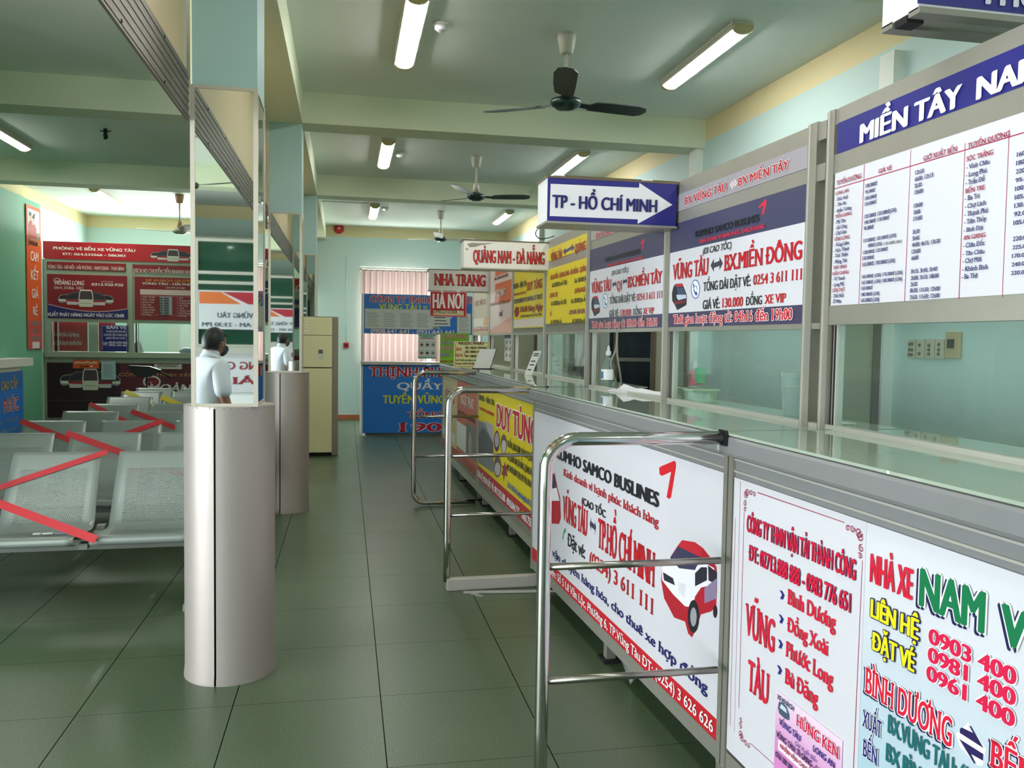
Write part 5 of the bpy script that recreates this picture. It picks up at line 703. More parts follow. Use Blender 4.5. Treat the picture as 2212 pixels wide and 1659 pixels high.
# ---------------------------------------------------------------- ceiling lamps, fans, detectors
def lamp(label,x,y,L=1.26,w=.125):
    t=thing('ceiling_lamp',label,'ceiling lamp',(x,y+.08,3.6),0,None)
    bx('housing',t,(-w/2-.012,-L/2,-.025),(w/2+.012,L/2,-.0),M['lampw'])
    n=10; pr=[(w/2*math.cos(PI+PI*i/n),-.022-.05*abs(math.sin(PI*i/n))**.7) for i in range(n+1)]
    MB().prism(pr,1,-L/2+.02,L/2-.02,M['diff']).build('diffuser',t)
    for s in (-1,1): bx('side_lip',t,(s*(w/2+.002),-L/2+.01,-.05),(s*(w/2+.008),L/2-.01,-.02),M['lampw'])
    for s in (-1,1):
        MB().prism([(a*1.08,b*1.06) for a,b in pr],1,s*(L/2-.02),s*(L/2+.02),M['lampc']).build('end_cap',t)
    return t
for lb,x,y in (('nearest ceiling lamp left of the big dark fan',.41,5.68),('nearest ceiling lamp on the right above the price table',2.5,5.68),('ceiling lamp in the middle bay, left of the second fan',.42,9.45),('ceiling lamp in the middle bay, above the navy arrow sign',2.52,9.45),('farthest ceiling lamp on the left, near the red alarm bell',.43,13.8),('farthest ceiling lamp on the right of the far fan',2.55,13.8),('ceiling lamp of the left hall cut by the left picture edge',-3.49,9.55),('ceiling lamp above the red booth header in the left hall',-3.5,13.45),('ceiling lamp over the aisle just before the nearest pillar',.41,1.9),('ceiling lamp over the counters near the viewer',2.5,1.9),('ceiling lamp over the aisle behind the viewer',.41,-1.8),('ceiling lamp over the counters behind the viewer',2.5,-1.8),('ceiling lamp of the left hall near the viewer',-2.6,1.9),('ceiling lamp of the left hall behind the viewer',-2.6,-2.2)): lamp(lb,x,y)
def fan(label,x,y,zh,ang,m,mb_,cup,Rr=.63):
    t=thing('ceiling_fan',label,'ceiling fan',(x,y,zh),ang); top=3.6-zh
    MB().lathe([(.03,top-.13),(.045,top-.12),(.062,top-.03),(.062,top)],(0,0,0),cup).build('canopy',t)
    MB().lathe([(.012,.08),(.012,top-.12)],(0,0,0),M['fanw'],12).build('rod',t)
    MB().lathe([(.014,.17),(.03,.15),(.04,.06)],(0,0,0),cup,18).build('lower_cup',t)
    MB().lathe([(0,-.035),(.05,-.032),(.095,-.012),(.105,.01),(.1,.035),(.06,.05),(.03,.065),(0,.065)],(0,0,0),m).build('motor',t)
    for i in range(3):
        a=2*PI*i/3; ca,sa=math.cos(a),math.sin(a); b=MB()
        ol=[(.1,-.028),(.17,-.03),(.2,-.075),(.35,-.085),(.53,-.082),(.60,-.06),(.63,-.01),(.62,.045),(.58,.068),(.35,.06),(.2,.05),(.17,.03),(.1,.028)]
        vs=[]
        for dz in (0,.006):
            for r_,w_ in ol:
                r_=r_*Rr/.63; z=.012-w_*.17+dz+.055*max(0,r_-.2); vs.append((r_*ca-w_*sa,r_*sa+w_*ca,z))
        n=len(ol); b.add(vs,[tuple(range(n))[::-1],tuple(range(n,2*n))]+[(k,(k+1)%n,n+(k+1)%n,n+k) for k in range(n)],mb_)
        b.build('blade',t)
    return t
fan('big dark ceiling fan nearest the camera with short rod',1.456,5.62,3.13,R(16),M['fan'],M['fanb'],M['fanw'],.66)
fan('dark ceiling fan in the middle bay left of the navy arrow sign',1.435,9.5,3.13,R(0),M['fan'],M['fanb'],M['fanw'])
fan('farthest ceiling fan, above the long white hanging sign',1.50,13.7,3.14,R(20),M['fan'],M['fanw'],M['fanw'])
fan('tan ceiling fan of the left hall above the red header','' or -2.426,13.25,3.05,R(175),M['fanw'],M['fanw'],M['fanbr'])
fan('ceiling fan of the left hall whose blade tip enters at the left edge',-2.62,5.8,3.13,R(75),M['fan'],M['fanb'],M['fanw'])
fan('dark ceiling fan behind the viewer, seen in the pillar mirror',-1.62,-1.75,3.08,R(20),M['fan'],M['fanb'],M['fanw'])
for lb,x,y in (('smoke detector beside the nearest left ceiling lamp',.6,5.61),('smoke detector beside the middle left ceiling lamp',.58,9.55),('smoke detector beside the farthest left ceiling lamp',.6,13.6)):
    t=thing('smoke_detector',lb,'smoke detector',(x,y,3.6),0)
    MB().lathe([(.055,0),(.055,-.012),(.05,-.018)],(0,0,0),M['lampw']).build('base',t); MB().lathe([(.042,-.018),(.04,-.04),(.028,-.05),(0,-.05)],(0,0,0),M['white']).build('sensor',t)
t=thing('heat_detector','small dark heat detector on the left hall ceiling','heat detector',(-2.4,9.25,3.6),0)
MB().lathe([(.02,0),(.018,-.05),(.026,-.07),(.022,-.1),(.0,-.11)],(0,0,0),M['fanb'],16).build('body',t)
for s in (-1,1): MB().tube([(0,0,-.03),(s*.05,0,-.02)],.006,M['black'],8).build('arm',t)
for lb,y in (('thin dark cable on the ceiling left of the nearest left lamp',5.2),('thin dark cable on the ceiling left of the middle left lamp',8.72),('thin dark cable on the ceiling left of the farthest left lamp',13.2)): tag(MB().tube([(-.372,y,3.594),(.33,y,3.594)],.0035,M['track'],8).build('ceiling_cable'),lb,'cable')
# ---------------------------------------------------------------- left hall: booth at the far side
def tf(label,x0,x1,y): return thing('ticket_booth',label,'booth',(x0,y,0),0)
t=tf('red and maroon ticket booth across the far side of the left hall',-4.44,-.72,13.8); L=3.72
bx('carcass',t,(0,.01,.05),(L,.4,1.17),mat('pale_green_booth_frame','a4b09c',.45,.2)); G=bpy.data.materials['pale_green_booth_frame']
bx('counter_top',t,(-.02,-.06,1.17),(L,.5,1.25),G); bx('base',t,(0,.0,0),(L,.05,.06),G)
for x in (-.02,1.14,2.32,3.62): bx('post',t,(x,-.01,1.25),(x+.09,.06,2.64),G)
bx('post',t,(-.03,-.01,.06),(.03,.02,1.17),G)
for z0,z1 in ((1.7,1.755),(2.41,2.48),(2.6,2.65)): bx('rail',t,(0,-.008,z0),(L,.05,z1),G)
bx('backing_panel',t,(0,.0,1.72),(L,.02,2.64),G)
for x0,x1 in ((.11,1.14),(1.25,2.3),(2.42,3.6)):
    bx('glass_pane',t,(x0,.02,1.25),(x1,.024,1.7),M['pane'])
    mb=MB()
    for q in (0,.035,.07): mb.box((x0-.02+q,.0,1.25),(x0-.005+q,.02,1.7),M['alul'] if q!=.035 else M['dark'])
    mb.build('sliding_track',t)
def hp(name,label,cat,x0,z0,x1,z1,m,texts,polys,y=13.79,o=(0,0),group=None):
    t=p=panel_thing(name,label,cat,(x0,y,z0),0,(0,-.012,0),(x1-x0,-.001,z1-z0),m)
    printed(p,[(q[0],q[1]+o[0],q[2]+o[1])+tuple(q[3:]) for q in texts],polys,-.0165,'lettering',-x0,-z0); return t
def buses(cx,cz,s,h):
    """five coaches in a fan, as printed artwork (centre, half width, half height)"""
    P=lambda pts:[(cx+x*s,cz+z*h) for x,z in pts]; o=[]
    for g in (-1,1):
        o+= [(P([(g*.55,.5),(g*.9,.35),(g*1,.05),(g*.99,-.35),(g*.9,-.55),(g*.6,-.4)]),'8a8c88'),(P([(g*.62,.4),(g*.88,.28),(g*.97,.05),(g*.95,-.1),(g*.62,-.1)]),'282830'),(P([(g*.62,-.15),(g*.99,-.12),(g*.97,-.35),(g*.62,-.35)]),'d4dccc'),
           (P([(g*.2,.75),(g*.5,.7),(g*.68,.35),(g*.73,-.1),(g*.7,-.65),(g*.45,-.75),(g*.22,-.6)]),'5c4c50'),(P([(g*.25,.6),(g*.5,.5),(g*.68,.2),(g*.7,-.1),(g*.3,-.05)]),'30303a'),(P([(g*.22,-.2),(g*.72,-.15),(g*.7,-.45),(g*.3,-.5)]),'a02030'),(P([(g*.24,-.4),(g*.7,-.35),(g*.68,-.7),(g*.3,-.7)]),'c8c4c4')]
    o+=[(P([(-.24,.6),(-.2,.95),(.2,.95),(.24,.6),(.27,-.2),(-.27,-.2)]),'e0dcd8'),(P([(-.21,.62),(-.18,.8),(.18,.8),(.21,.62),(.24,-.1),(-.24,-.1)]),'4a4044'),(P([(-.26,-.1),(.26,-.1),(.26,-.8),(.22,-.9),(-.22,-.9),(-.26,-.8)]),'ccd0c0'),(P([(-.2,-.5),(.2,-.5),(.2,-.56),(-.2,-.56)]),'8c9088')]
    return o
hp('header_sign','long bright red header sign with pale letters on top of the left booth','sign',-4.46,2.645,-.72,2.905,M['redh'],TX['bt_head'],buses(-2.62,2.75,.33,.1),o=(-4.46,2.5))
hp('header_strip','narrow maroon strip with route names above the bus poster','sign',-4.41,2.485,-3.31,2.6,M['mar2'],TX['bt1s'],[],o=(-4.4,2.3))
hp('header_strip','narrow maroon strip with money transfer words next to the pillar','sign',-3.2,2.485,-2.1,2.59,M['mar2'],TX['bt2s'],[],o=(-3.2,2.3))
swoosh=[(-4.4,1.76)]+[(-4.4+1.12*i/14,1.99-.13*math.sin(PI*(.08+.72*i/14))) for i in range(15)]+[(-3.28,1.76)]
sw2=[(-4.4,2.02)]+[(-4.4+1.12*i/14,2.0-.13*math.sin(PI*(.08+.72*i/14))) for i in range(15)]+[(-4.4+1.12*i/14,1.99-.13*math.sin(PI*(.08+.72*i/14))) for i in range(14,-1,-1)]
logo=lambda x,z,r:[(ell(x,z,r,r*.75,18),'dcd8d4'),(ell(x,z,r*.8,r*.55,18),'7a1822'),([(x-r*.7,z-r*.1),(x+r*.8,z+r*.1),(x,z-r*.02),(x-r*.2,z-r*.55),(x-r*.1,z)],'dcd8d4')]
hp('bus_poster','maroon poster of five coaches with a navy bottom swoosh on the left booth','poster',-4.41,1.755,-3.29,2.415,M['mar2'],TX['bt1'],[(swoosh,'24286c'),(sw2,'e0c0b8')]+buses(-3.87,2.06,.39,.14)+logo(-4.27,2.32,.05),o=(-4.4,1.75))
hp('fare_poster','maroon fare list poster cut by the mirror pillar','poster',-3.18,1.755,-2.1,2.41,M['mar2'],TX['bt2'],[(rect(-3.1,2.14,-2.2,2.22),'e0c8c0'),(rect(-3.09,1.83,-2.2,1.834),'d8b0a8'),(rect(-3.09,2.12,-2.2,2.124),'d8b0a8'),(rect(-3.09,1.83,-3.086,2.124),'d8b0a8'),(rect(-2.82,1.84,-2.64,2.115),'a4acb0'),(rect(-2.56,1.84,-2.556,2.115),'d8b0a8')],o=(-3.2,1.75))
hp('bus_poster','maroon and navy poster glimpsed between the two nearest pillars','poster',-2.0,1.755,-.85,2.4,mat('navy_violet_ground','2a2c60',.4),[('HOÀNG LONG',-1.9,2.2,.9,.09,'d8d0d0','bi')],[])
hp('counter_poster','dark maroon poster of coaches across the left booth front','poster',-4.43,.25,-.8,1.085,M['mar'],TX['bt_low'][:2],[(rect(-4.42,.255,-3.4,1.08),'2a161c'),(rect(-4.42,.51,-3.4,.513),'8a6a5c')]+buses(-3.82,.83,.43,.18)+logo(-2.94,.8,.13),o=(-4.45,.25))
hp('plaque','small orange card with pale letters hung on the dark coach poster','sign',-4.06,1.0,-3.69,1.13,M['orange2'],[('JetstarPacific',.02-4.06,1.075,.33,.034,'e8d8c8','b'),('Jetstar',-3.96,1.02,.13,.03,'3a2018','bi')],[([(-3.80+.022*(1 if k%2==0 else .42)*math.sin(k*PI/5),1.034+.022*(1 if k%2==0 else .42)*math.cos(k*PI/5)) for k in range(10)],'f0e8e0')],y=13.772)
hp('paper_notice','pale blue printed notice hanging beside the orange card','notice',-3.66,.83,-3.455,1.115,mat('pale_blue_paper','a8c4c6',.6),[],[([(a-3.66,b+.83) for a,b in q],c) for q,c in lines(.2,.28,9,'6c8488')],y=13.77)
hp('phone_plate','white plate with a phone number above the dark poster','sign',-2.9,1.0,-2.5,1.075,M['whitesign'],TX['bt_low'][2:],[],y=13.772,o=(-4.45,.25))
hp('ticket_sign','navy sign with white words standing on the left booth counter','sign',-3.66,1.262,-3.275,1.66,M['navy'],TX['banve'],[(rect(-3.64,1.39,-3.295,1.394),'d0d0e4'),(rect(-3.645,1.275,-3.641,1.65),'d0d0e4'),(rect(-3.294,1.275,-3.29,1.65),'d0d0e4'),(rect(-3.645,1.646,-3.29,1.65),'d0d0e4')],y=13.76,o=(-3.8,1.26))
hp('red_poster','glossy bright red poster behind the glass of the left booth','poster',-4.38,1.255,-3.9,1.72,mat('bright_red_poster_ground','d02a3c',.25),TX['redp'],[],y=13.95,o=(-4.4,1.2))
hp('red_poster','narrow strip of red poster behind the navy standing sign','poster',-3.74,1.255,-3.5,1.72,bpy.data.materials['bright_red_poster_ground'],[],[],y=13.95)
tag(bx('white_partition',None,(-3.89,13.96,1.2515),(-3.75,14.0,1.72),M['alul']),'pale upright strip between the two red posters behind glass','panel')
t=thing('desk_notice','small white tent card on the left booth counter beside the navy sign','card',(-3.2,13.86,1.252),0)
MB().add([(0,0,0),(.12,0,0),(.07,.03,.17),(.01,.03,.17),(0,.08,0),(.12,.08,0)],[(0,1,2,3),(5,4,3,2),(0,4,5,1)],M['paper']).build('card',t); MB().add([(0,-.002,0),(-.08,.03,0),(.01,.028,.17)],[(0,1,2)],M['navy']).build('flap',t)
tag(bx('paper_sheet',None,(-3.15,16.01,1.2),(-2.68,16.03,1.69),M['paper']),'large white paper sheet on the wall inside the left booth','paper')
mb=MB(); mb.lathe([(0,0),(.1,.0),(.11,.03),(.07,.07),(0,.085)],(0,0,0),M['black'],20); o=tag(mb.build('hat'),'black cap resting on the left booth counter near the pillar','cap'); o.location=(-2.46,13.95,1.2505)
t=thing('bright_panel','glowing white panel for the bright opening in the left booth, seen between the pillars','light box',(-1.5,13.70,1.27),0)  # emissive panel standing in for a bright daylit opening in the booth
bx('casing',t,(0,.01,0),(.24,.05,.5),M['white']); bx('glow_face',t,(.012,.0,.012),(.228,.012,.488),M['sky2'])
# banner on the green wall, blue counter at the left edge
t=thing('wall_banner','tall orange banner with two people in red on the corner of the green wall','banner',(-4.335,12.72,1.3),R(90))
bp=bx('panel',t,(0,-.012,0),(.55,-.001,2.0),M['orange2'])
tx=[('CAM',.13,1.24,.3,.13,'f0dcd0','b'),('KẾT',.13,.98,.3,.13,'f0dcd0','b'),('GIÁ',.15,.72,.27,.13,'f0dcd0','b'),('RẺ',.19,.48,.19,.12,'f0dcd0','b'),('Jetstar',.05,1.46,.38,.075,'1c1818','bi')]
pp=[(rect(.05,1.53,.5,1.95),'cfd8dc'),(rect(.05,1.53,.5,1.65),'8c7c68'),([(.08,1.55),(.06,1.72),(.1,1.78),(.2,1.8),(.24,1.74),(.32,1.76),(.38,1.7),(.37,1.55)],'b42830'),(ell(.15,1.84,.045,.055),'c89c80'),(ell(.27,1.80,.04,.05),'c89c80'),([(.09,1.85),(.11,1.92),(.2,1.9),(.19,1.86)],'2c2830'),([(.2,1.83),(.25,1.88),(.34,1.92),(.32,1.83)],'3c2834'),([(.46+.05*(1 if k%2==0 else .42)*math.sin(k*PI/5),1.5+.05*(1 if k%2==0 else .42)*math.cos(k*PI/5)) for k in range(10)],'f0a050'),(rect(.0,.0,.55,.40),'c8504a'),(rect(.1,.33,.46,.39),'8c6a64'),(rect(.18,.22,.4,.29),'8c6a64'),(rect(.1,.12,.46,.18),'8c6a64'),(rect(.16,.01,.44,.1),'e0dcdc')]
printed(bp,tx,pp,-.0165)
t=thing('service_counter','blue-fronted counter with cream top at the left picture edge','counter',(-4.1,8.6,0),R(90))
bx('body',t,(0,.02,0),(3.25,.22,1.1),M['white']); bx('front_panel',t,(0,.0,.12),(3.27,.02,1.04),M['blue']); bx('counter_top',t,(-.02,-.06,1.1),(3.46,.23,1.2),M['lampw']); bx('upper_trim',t,(0,.004,1.04),(3.2,.02,1.1),M['lampw'])
printed(t,[('CAO CẤP',2.55,.83,.52,.1,'d8a83c','b'),('PHÚC',2.62,.55,.48,.16,'c02444','sb|ow'),('VŨNG TÀU - TP.HCM',1.9,.42,1.2,.045,'80a0c0','b'),('0254.3 - 0913.573',1.95,.3,1.15,.045,'80a0c0','b')],[],-.004)
t=thing('tilted_stand','dark tilted tray on a thin stand before the maroon coach poster','stand',(-2.72,12.6,0),0)
MB().prism([(-.22,.0),(-.19,-.08),(-.11,-.16),(.06,-.16),(.15,-.1),(.2,-.06),(.05,-.01)],1,0,.12,M['cable2']).build('tray',t).location=(-.06,0,1.09)
MB().tube([(-.05,.06,.01),(-.05,.06,.94)],.012,M['black'],8).build('pole',t); MB().tube([(.08,.06,1.02),(.28,.06,.92)],.012,M['black'],8).build('handle',t); MB().lathe([(0,0),(.16,0),(.15,.02),(0,.025)],(-.05,.06,0),M['black']).build('base',t)
# ---------------------------------------------------------------- waiting benches
PROF=[(.035,.385),(.005,.39),(-.012,.405),(-.008,.427),(.012,.437),(.06,.434),(.2,.418),(.36,.404),(.41,.41),(.44,.44),(.50,.56),(.57,.68),(.64,.795),(.655,.815),(.672,.812),(.675,.79)]
def seat_shell(w):
    me=bpy.data.meshes.new('seat'); bm=bmesh.new(); uv=bm.loops.layers.uv.new('uv'); n=12; rows=[]; vv=0; acc=[0]
    for i in range(1,len(PROF)): acc.append(acc[-1]+math.dist(PROF[i],PROF[i-1]))
    for (y,z),s in zip(PROF,acc):
        hw=w/2-(.012*max(0,(z-.45)/.35) if z>.45 else 0)
        rows.append([(bm.verts.new((-hw+2*hw*k/n,y,z)),-hw+2*hw*k/n,s) for k in range(n+1)])
    for i in range(len(rows)-1):
        for k in range(n):
            q=[rows[i][k],rows[i][k+1],rows[i+1][k+1],rows[i+1][k]]; f=bm.faces.new([a[0] for a in q]); f.smooth=True
            for l,a in zip(f.loops,q): l[uv].uv=(a[1],a[2])
    bm.to_mesh(me); bm.free(); me.materials.append(M['seat']); return me
SEATME=seat_shell(.505)
def bench(label,y,xc,n=3,rot=0):
    t=thing('waiting_bench',label,'bench',(xc,y,0),rot,'perforated steel benches in rows facing the camera'); p=.585; L=p*n
    for i in range(n):
        x=(i-(n-1)/2)*p; o=bpy.data.objects.new('seat',SEATME); C.objects.link(o); o.parent=t; o.location=(x,0,0)
        s=o.modifiers.new('thickness','SOLIDIFY'); s.thickness=.006; s.offset=-1
    MB().box((-L/2-.02,.25,.31),(L/2+.02,.33,.37),M['bracket']).build('beam',t)
    for i in range(n+1):
        x=(i-n/2)*p
        b=MB().box((x-.022,.03,.365),(x+.022,.43,.395),M['bracket']).box((x-.022,.40,.39),(x+.022,.45,.415),M['bracket']).box((x-.018,.05,.395),(x+.018,.07,.4),M['dark']).build('bracket',t)
    for x in (-L/2+.05,L/2-.05):
        b=MB().box((x-.025,.26,.04),(x+.025,.32,.31),M['bracket']).prism([(.02,0),(.62,0),(.6,.03),(.34,.06),(.24,.06),(.04,.03)],0,x-.03,x+.03,M['bracket']); b.build('leg',t)
    return t
ROWS=[(4.80,-1.68,R(1.5)),(5.86,-1.70,0),(6.76,-1.74,0),(7.68,-1.72,0),(8.58,-1.75,0),(9.56,-1.83,0),(10.54,-1.92,0),(11.28,-1.92,0)]
nm=['nearest bench row with crossed red tape and small litter on a seat','second bench row from the camera, taped diagonally in red','third bench row, beside the blue counter at left','fourth bench row, with one red tape seen','fifth bench row, behind the fourth','sixth bench row, with yellow tape beside the nearest pillar','seventh bench row, with yellow tape at its left end','farthest bench row, right before the maroon coach poster']
BN=[]
for (y,x,r),l in zip(ROWS,nm): BN.append(bench(l,y,x,3,r))
def backpt(row,x,z,off=.008):
    """point just in front of the seat backs of a row, at height z"""
    y=None
    for (y0,z0),(y1,z1) in zip(PROF[9:13],PROF[10:14]):
        if z0<=z<=z1+1e-6: y=y0+(y1-y0)*(z-z0)/(z1-z0)
    if y is None: y=.655 if z>.8 else .0
    ry,rx,rr=ROWS[row]; return Vector((x,ry+(x-rx)*math.sin(rr)+y-off,z))
def tape(label,a,b,m,w=.045,name='barrier_tape'):
    a,b=Vector(a),Vector(b); d=(b-a).normalized(); n=Vector((0,.86,-.5)).normalized(); s=d.cross(n).normalized()*w/2; th=n*.0012
    vs=[a-s,b-s,b+s,a+s]; return tag(MB().add([v-th for v in vs]+[v+th for v in vs],[(0,1,2,3),(7,6,5,4),(0,4,5,1),(1,5,6,2),(2,6,7,3),(3,7,4,0)],m).build(name),label,'tape')
ly=ROWS[0][0]
tape('red tape running from the front edge of the nearest row up to the left',(-1.305,ly-.022,.43),backpt(0,-2.62,.80,.05),M['tred'])
tape('red tape from the top corner of the nearest seat back down to the left',backpt(0,-1.42,.815,.012),backpt(0,-2.35,.50,.012),M['tred'],.036)
tape('red tape from the top of the second row down to the right',backpt(1,-1.97,.815,.012),backpt(1,-.98,.47,.012),M['tred'])
tape('short red tape low in the gap of the second row',backpt(1,-1.5,.56,.012),backpt(1,-1.2,.64,.012),M['tred'],.03)
tape('red tape at the left end of the third row running down right',backpt(2,-2.58,.815,.012),backpt(2,-1.75,.5,.012),M['tred'])
tape('red tape from a top corner of the third row down to the left',backpt(2,-1.49,.815,.012),backpt(2,-2.2,.55,.012),M['tred'])
tape('red tape from the middle seat of the fourth row down to the right',backpt(3,-1.96,.815,.012),backpt(3,-1.1,.5,.012),M['tred'])
tape('red tape at the left end of the fifth row',backpt(4,-2.57,.815,.012),backpt(4,-1.9,.5,.012),M['tred'])
tape('red tape near the pillar on the fifth row running down left',backpt(4,-1.44,.815,.012),backpt(4,-2.1,.55,.012),M['tred'])
tape('yellow tape on the sixth row beside the pillar',backpt(5,-2.08,.815,.012),backpt(5,-1.3,.5,.012),M['tyel'],.06)
tape('yellow tape at the left end of the seventh row',backpt(6,-2.7,.815,.012),backpt(6,-2.0,.5,.012),M['tyel'],.06)
t=thing('litter','small white and lilac wrapper strip lying on the nearest seat','wrapper',(-1.66,ly+.10,.437),R(3))
for i,(m,w) in enumerate((('paper',.04),('paper',.06),('lil',.07))):
    bx('segment',t,(.002+[0,.045,.108][i],0,.002),([.04,.1,.17][i],.03,.006),M['paper'] if m=='paper' else mat('lilac_paper','9c98c4',.6))
# ---------------------------------------------------------------- the man reflected in the pillar mirror
def person(loc,rot):
    t=thing('person','person in white short-sleeved shirt and dark mask seen from behind in the mirror','person',loc,rot)
    def skin(name,vs,es,rs,m,lv=2,root=0):
        me=bpy.data.meshes.new(name); me.from_pydata(vs,es,[]); o=bpy.data.objects.new(name,me); C.objects.link(o); o.parent=t
        o.modifiers.new('skin','SKIN').use_smooth_shade=True
        for i,r in enumerate(rs): d=me.skin_vertices[0].data[i]; d.radius=r if isinstance(r,tuple) else (r,r); d.use_root=(i==root)
        s=o.modifiers.new('sub','SUBSURF'); s.levels=lv; s.render_levels=lv; me.materials.append(m); return o
    # faces +y; z up; stands 1.58 m
    V=[(0,0,.86),(0,.0,1.02),(0,.0,1.18),(0,.01,1.3),(0,.03,1.36),(0,.05,1.41)]; Rr=[(.135,.1),(.13,.095),(.145,.105),(.13,.09),(.055,.055),(.05,.052)]
    E=[(0,1),(1,2),(2,3),(3,4),(4,5)]
    for s in (-1,1):
        b=len(V); V+=[(s*.155,.0,1.29),(s*.215,-.01,1.1),(s*.225,.06,.9),(s*.225,.09,.8)]; Rr+=[.058,.042,.033,.026]; E+=[(3,b),(b,b+1),(b+1,b+2),(b+2,b+3)]
        b=len(V); V+=[(s*.09,0,.78),(s*.095,.03 if s>0 else -.03,.45),(s*.095,.0 if s>0 else -.1,.09),(s*.1,.13 if s>0 else .02,.05)]; Rr+=[.085,.06,.042,.034]; E+=[(0,b),(b,b+1),(b+1,b+2),(b+2,b+3)]
    skin('body',V,E,Rr,M['skin'])
    # hands with five fingers
    for s in (-1,1):
        hv=[(s*.225,.09,.81),(s*.225,.1,.76),(s*.225,.105,.73)]; he=[(0,1),(1,2)]; hr=[(.024,.02),(.036,.016),(.036,.014)]
        for k,(dy,l) in enumerate(((-.03,.065),(-.01,.075),(.01,.07),(.03,.055))):
            b=len(hv); hv+=[(s*.222,.105+dy,.715),(s*.212,.11+dy,.715-l*.55),(s*.2,.115+dy,.715-l)]; hr+=[.009,.008,.007]; he+=[(2,b),(b,b+1),(b+1,b+2)]
        b=len(hv); hv+=[(s*.215,.135,.765),(s*.205,.155,.735)]; hr+=[.011,.009]; he+=[(1,b),(b,b+1)]
        skin('hand',hv,he,hr,M['skin'],1)
    # head: ellipsoid with nose, ears
    bm=bmesh.new(); bmesh.ops.create_icosphere(bm,subdivisions=4,radius=1)
    for v in bm.verts:
        x,y,z=v.co; x*=.076*(1-.2*max(0,-z)); y*=.095; z*=.115
        if z<-.02 and y>0: y*=1-.9*(z+.02)*-.6
        y+=.026*math.exp(-((x/.014)**2+((z+.012)/.022)**2)) if v.co.y>0 else 0
        y-=.008*(math.exp(-(((x-.032)/.016)**2+((z-.012)/.014)**2))+math.exp(-(((x+.032)/.016)**2+((z-.012)/.014)**2))) if v.co.y>0 else 0
        v.co=(x,y,z)
    for f in bm.faces: f.smooth=True
    me=bpy.data.meshes.new('head'); bm.to_mesh(me); bm.free(); me.materials.append(M['skin']); h=bpy.data.objects.new('head',me); C.objects.link(h); h.parent=t; h.location=(0,.065,1.47); h.rotation_euler=(R(-6),0,R(-12))
    for s in (-1,1):
        MB().lathe([(0,-.006),(.016,-.006),(.024,0),(.02,.008),(.008,.004),(0,.004)],(s*.078,-.004,-.006),M['skin'],16,(s*1,-.3,0)).build('ear',h)
        MB().lathe([(.0085,0),(.007,.004),(0,.006)],(s*.032,.079,.013),M['black'],12,(0,1,0)).build('eye',h)
    bm=bmesh.new(); bmesh.ops.create_icosphere(bm,subdivisions=4,radius=1)
    for v in bm.verts:
        x,y,z=v.co; v.co=(x*.083,y*.104-.004,z*.118+.008)
    kill=[v for v in bm.verts if (v.co.y>.03 and v.co.z<.055) or v.co.z<-.062 or (v.co.y>-.02 and v.co.z<.0)]
    bmesh.ops.delete(bm,geom=kill,context='VERTS')
    for f in bm.faces: f.smooth=True
    me=bpy.data.meshes.new('hair'); bm.to_mesh(me); bm.free(); me.materials.append(M['hair']); q=bpy.data.objects.new('hair',me); C.objects.link(q); q.parent=t; q.location=h.location; q.rotation_euler=h.rotation_euler
    so=q.modifiers.new('t','SOLIDIFY'); so.thickness=.01
    # mask
    n=10; vs=[]
    for z,rr in ((-.012,.1),(-.04,.112),(-.075,.095),(-.095,.07)):
        for i in range(n+1):
            a=R(28)+R(124)*i/n; vs.append((.08*math.cos(a)*rr/.1,rr*math.sin(a)+.012,z))
    o=MB().add(vs,[(j*(n+1)+i,j*(n+1)+i+1,(j+1)*(n+1)+i+1,(j+1)*(n+1)+i) for j in range(3) for i in range(n)],M['maskm'],True).build('face_mask',t); o.location=h.location; o.rotation_euler=h.rotation_euler
    mb=MB()
    for s in (-1,1): mb.tube([(s*.07,.06,-.02),(s*.083,.0,-.005),(s*.08,-.02,.0)],.003,M['maskm'],6); mb.tube([(s*.07,.05,-.08),(s*.083,-.0,-.04),(s*.08,-.02,.0)],.003,M['maskm'],6)
    o=mb.build('mask_strap',t); o.location=h.location; o.rotation_euler=h.rotation_euler
    # shirt
    SV=[(0,0,.80),(0,-.0,.95),(0,-.005,1.12),(0,.0,1.26),(0,.025,1.345),(0,.035,1.385)]; SR=[(.185,.135),(.172,.125),(.175,.128),(.15,.11),(.082,.08),(.066,.066)]; SE=[(0,1),(1,2),(2,3),(3,4),(4,5)]
    for s in (-1,1):
        b=len(SV); SV+=[(s*.16,.0,1.29),(s*.21,-.01,1.16),(s*.228,-.005,1.05)]; SR+=[.075,.072,.068]; SE+=[(3,b),(b,b+1),(b+1,b+2)]
    skin('shirt',SV,SE,SR,M['shirt'])
    MB().lathe([(.066,-.012),(.063,.035),(.058,.04),(.072,.0),(.08,-.02)],(0,.03,1.375),M['shirt'],26,(0,.25,1)).build('collar',t)
    bx('pocket',t,(.04,.118,1.12),(.13,.132,1.22),M['shirt'])
    TV=[(0,0,.84)]; TR=[(.165,.12)]; TE=[]
    for s in (-1,1):
        b=len(TV); TV+=[(s*.09,0,.76),(s*.095,.03 if s>0 else -.03,.45),(s*.095,.0 if s>0 else -.1,.1)]; TR+=[.1,.08,.072]; TE+=[(0,b),(b,b+1),(b+1,b+2)]
    skin('trousers',TV,TE,TR,M['trouser'])
    for s in (-1,1):
        yy=.0 if s>0 else -.1
        skin('shoe',[(s*.095,yy-.05,.04),(s*.098,yy+.06,.04),(s*.102,yy+.16,.032)],[(0,1),(1,2)],[(.045,.04),(.045,.04),(.036,.03)],M['shoe'])
    return t
person((-1.05,.78,0),R(-132))
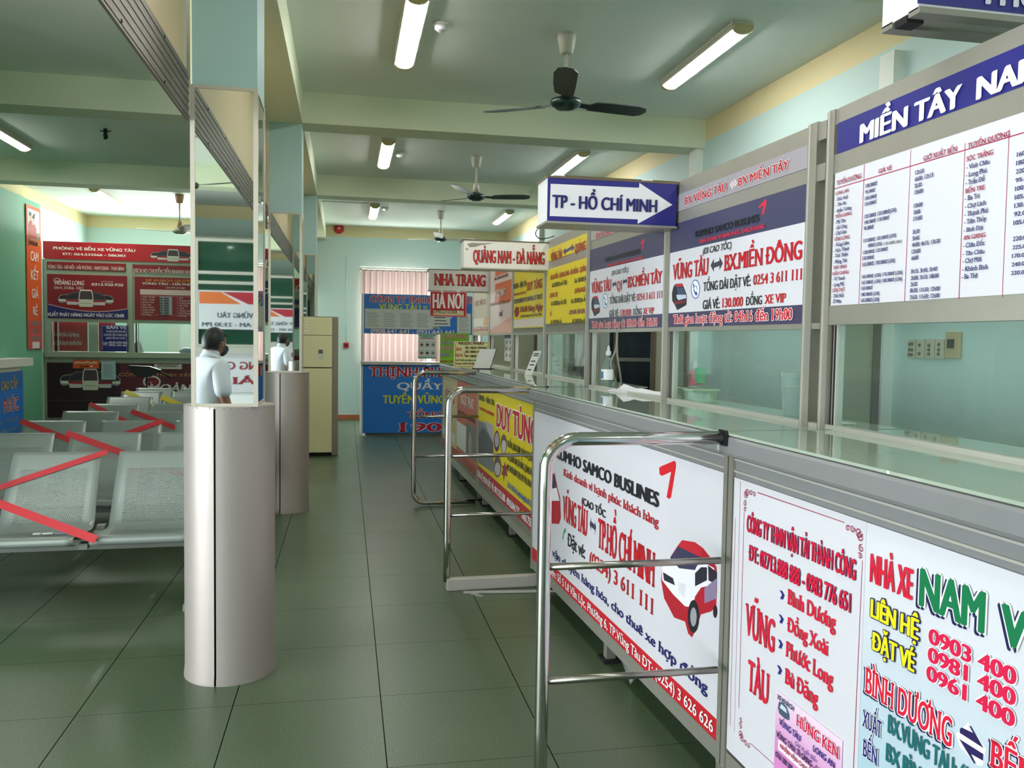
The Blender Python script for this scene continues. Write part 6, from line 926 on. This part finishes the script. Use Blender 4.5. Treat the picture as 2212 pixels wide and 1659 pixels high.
# ---------------------------------------------------------------- booth behind the viewer, seen in the mirror
t=thing('glass_booth','green glass ticket booth behind the viewer, seen in the pillar mirror','booth',(-.4,-5.0,0),R(180))
L=3.9
bx('base_panel',t,(0,.0,0),(L,.05,1.27),M['white']); bx('counter_top',t,(0,-.12,1.27),(L,.4,1.36),M['alul'])
for x in (0,.55,1.66,2.4,3.1,3.84): bx('post',t,(x,-.01,1.36),(x+.06,.05,2.9),M['alul'])
for z in (1.36,2.26,2.40,2.86): bx('rail',t,(0,-.008,z),(L,.04,z+.045),M['alul'])
bx('glass_pane',t,(0,.012,1.36),(L,.02,2.88),M['greenglass']); bx('back_panel',t,(0,.9,0),(L,.95,2.9),mat('deep_green_interior','2c6450',.7)); bx('roof_panel',t,(0,.0,2.9),(L,.95,2.93),M['alud'])
t=thing('airline_poster','white poster with orange and red bands on the green glass booth behind the viewer','poster',(-.85,-4.97,1.62),R(180))
bx('panel',t,(0,-.02,0),(1.2,-.004,.55),M['wboard'])
printed(t,[('TP. VŨNG TÀU',.30,.165,.65,.07,'4a5068','sb'),('hành: 8:30 AM - 23:30 PM',.0,.04,1.16,.055,'4a5068','sb')],[([(1.19,.36),(.62,.36),(.9,.53),(1.19,.53)],'d87038'),([(0,.36),(.52,.36),(.88,.53),(0,.53)],'b02a3c')],-.024)
t=thing('fare_notice','white notice with dark red letters under the booth counter behind the viewer','notice',(-.55,-4.97,.72),R(180))
bx('panel',t,(0,-.02,0),(1.75,-.004,.5),M['wboard']); printed(t,[('PHƯƠNG GIA',.2,.33,1.1,.11,'8c2030','sb'),('SÀI',.55,.12,.5,.1,'8c2030','sb')],[],-.024)
bpy.data.objects.remove(_ct)
GR={'ceiling_lamp':'fluorescent ceiling lamps','ceiling_fan':'ceiling fans','pillar':'mirror-clad pillars','ticket_counter':'ticket counters on the right','ticket_window_frame':'ticket window frames on the right','queue_railing':'steel queue railings','destination_board':'destination boards over the ticket windows','counter_poster':'posters on the counter fronts','header_strip':'header strips over the boards','smoke_detector':'smoke detectors','barrier_tape':'barrier tapes on the benches','partition_panel':'office partitions','switch_plate':'switch plates on the teal wall','hanging_sign':'hanging box signs','curtain':'far window curtains','counter_card':'cards on the far counter','placard':'leaning placards','paper_notice':'paper notices','ceiling_cable':'thin ceiling cables','hanging_cable':'hanging cables','bus_poster':'coach posters on the left booth','red_poster':'red posters behind the booth glass'}
for o in list(C.objects):
    if o.parent is None and 'label' in o and 'group' not in o:
        k=o.name.split('.')[0]
        if k in GR: o['group']=GR[k]
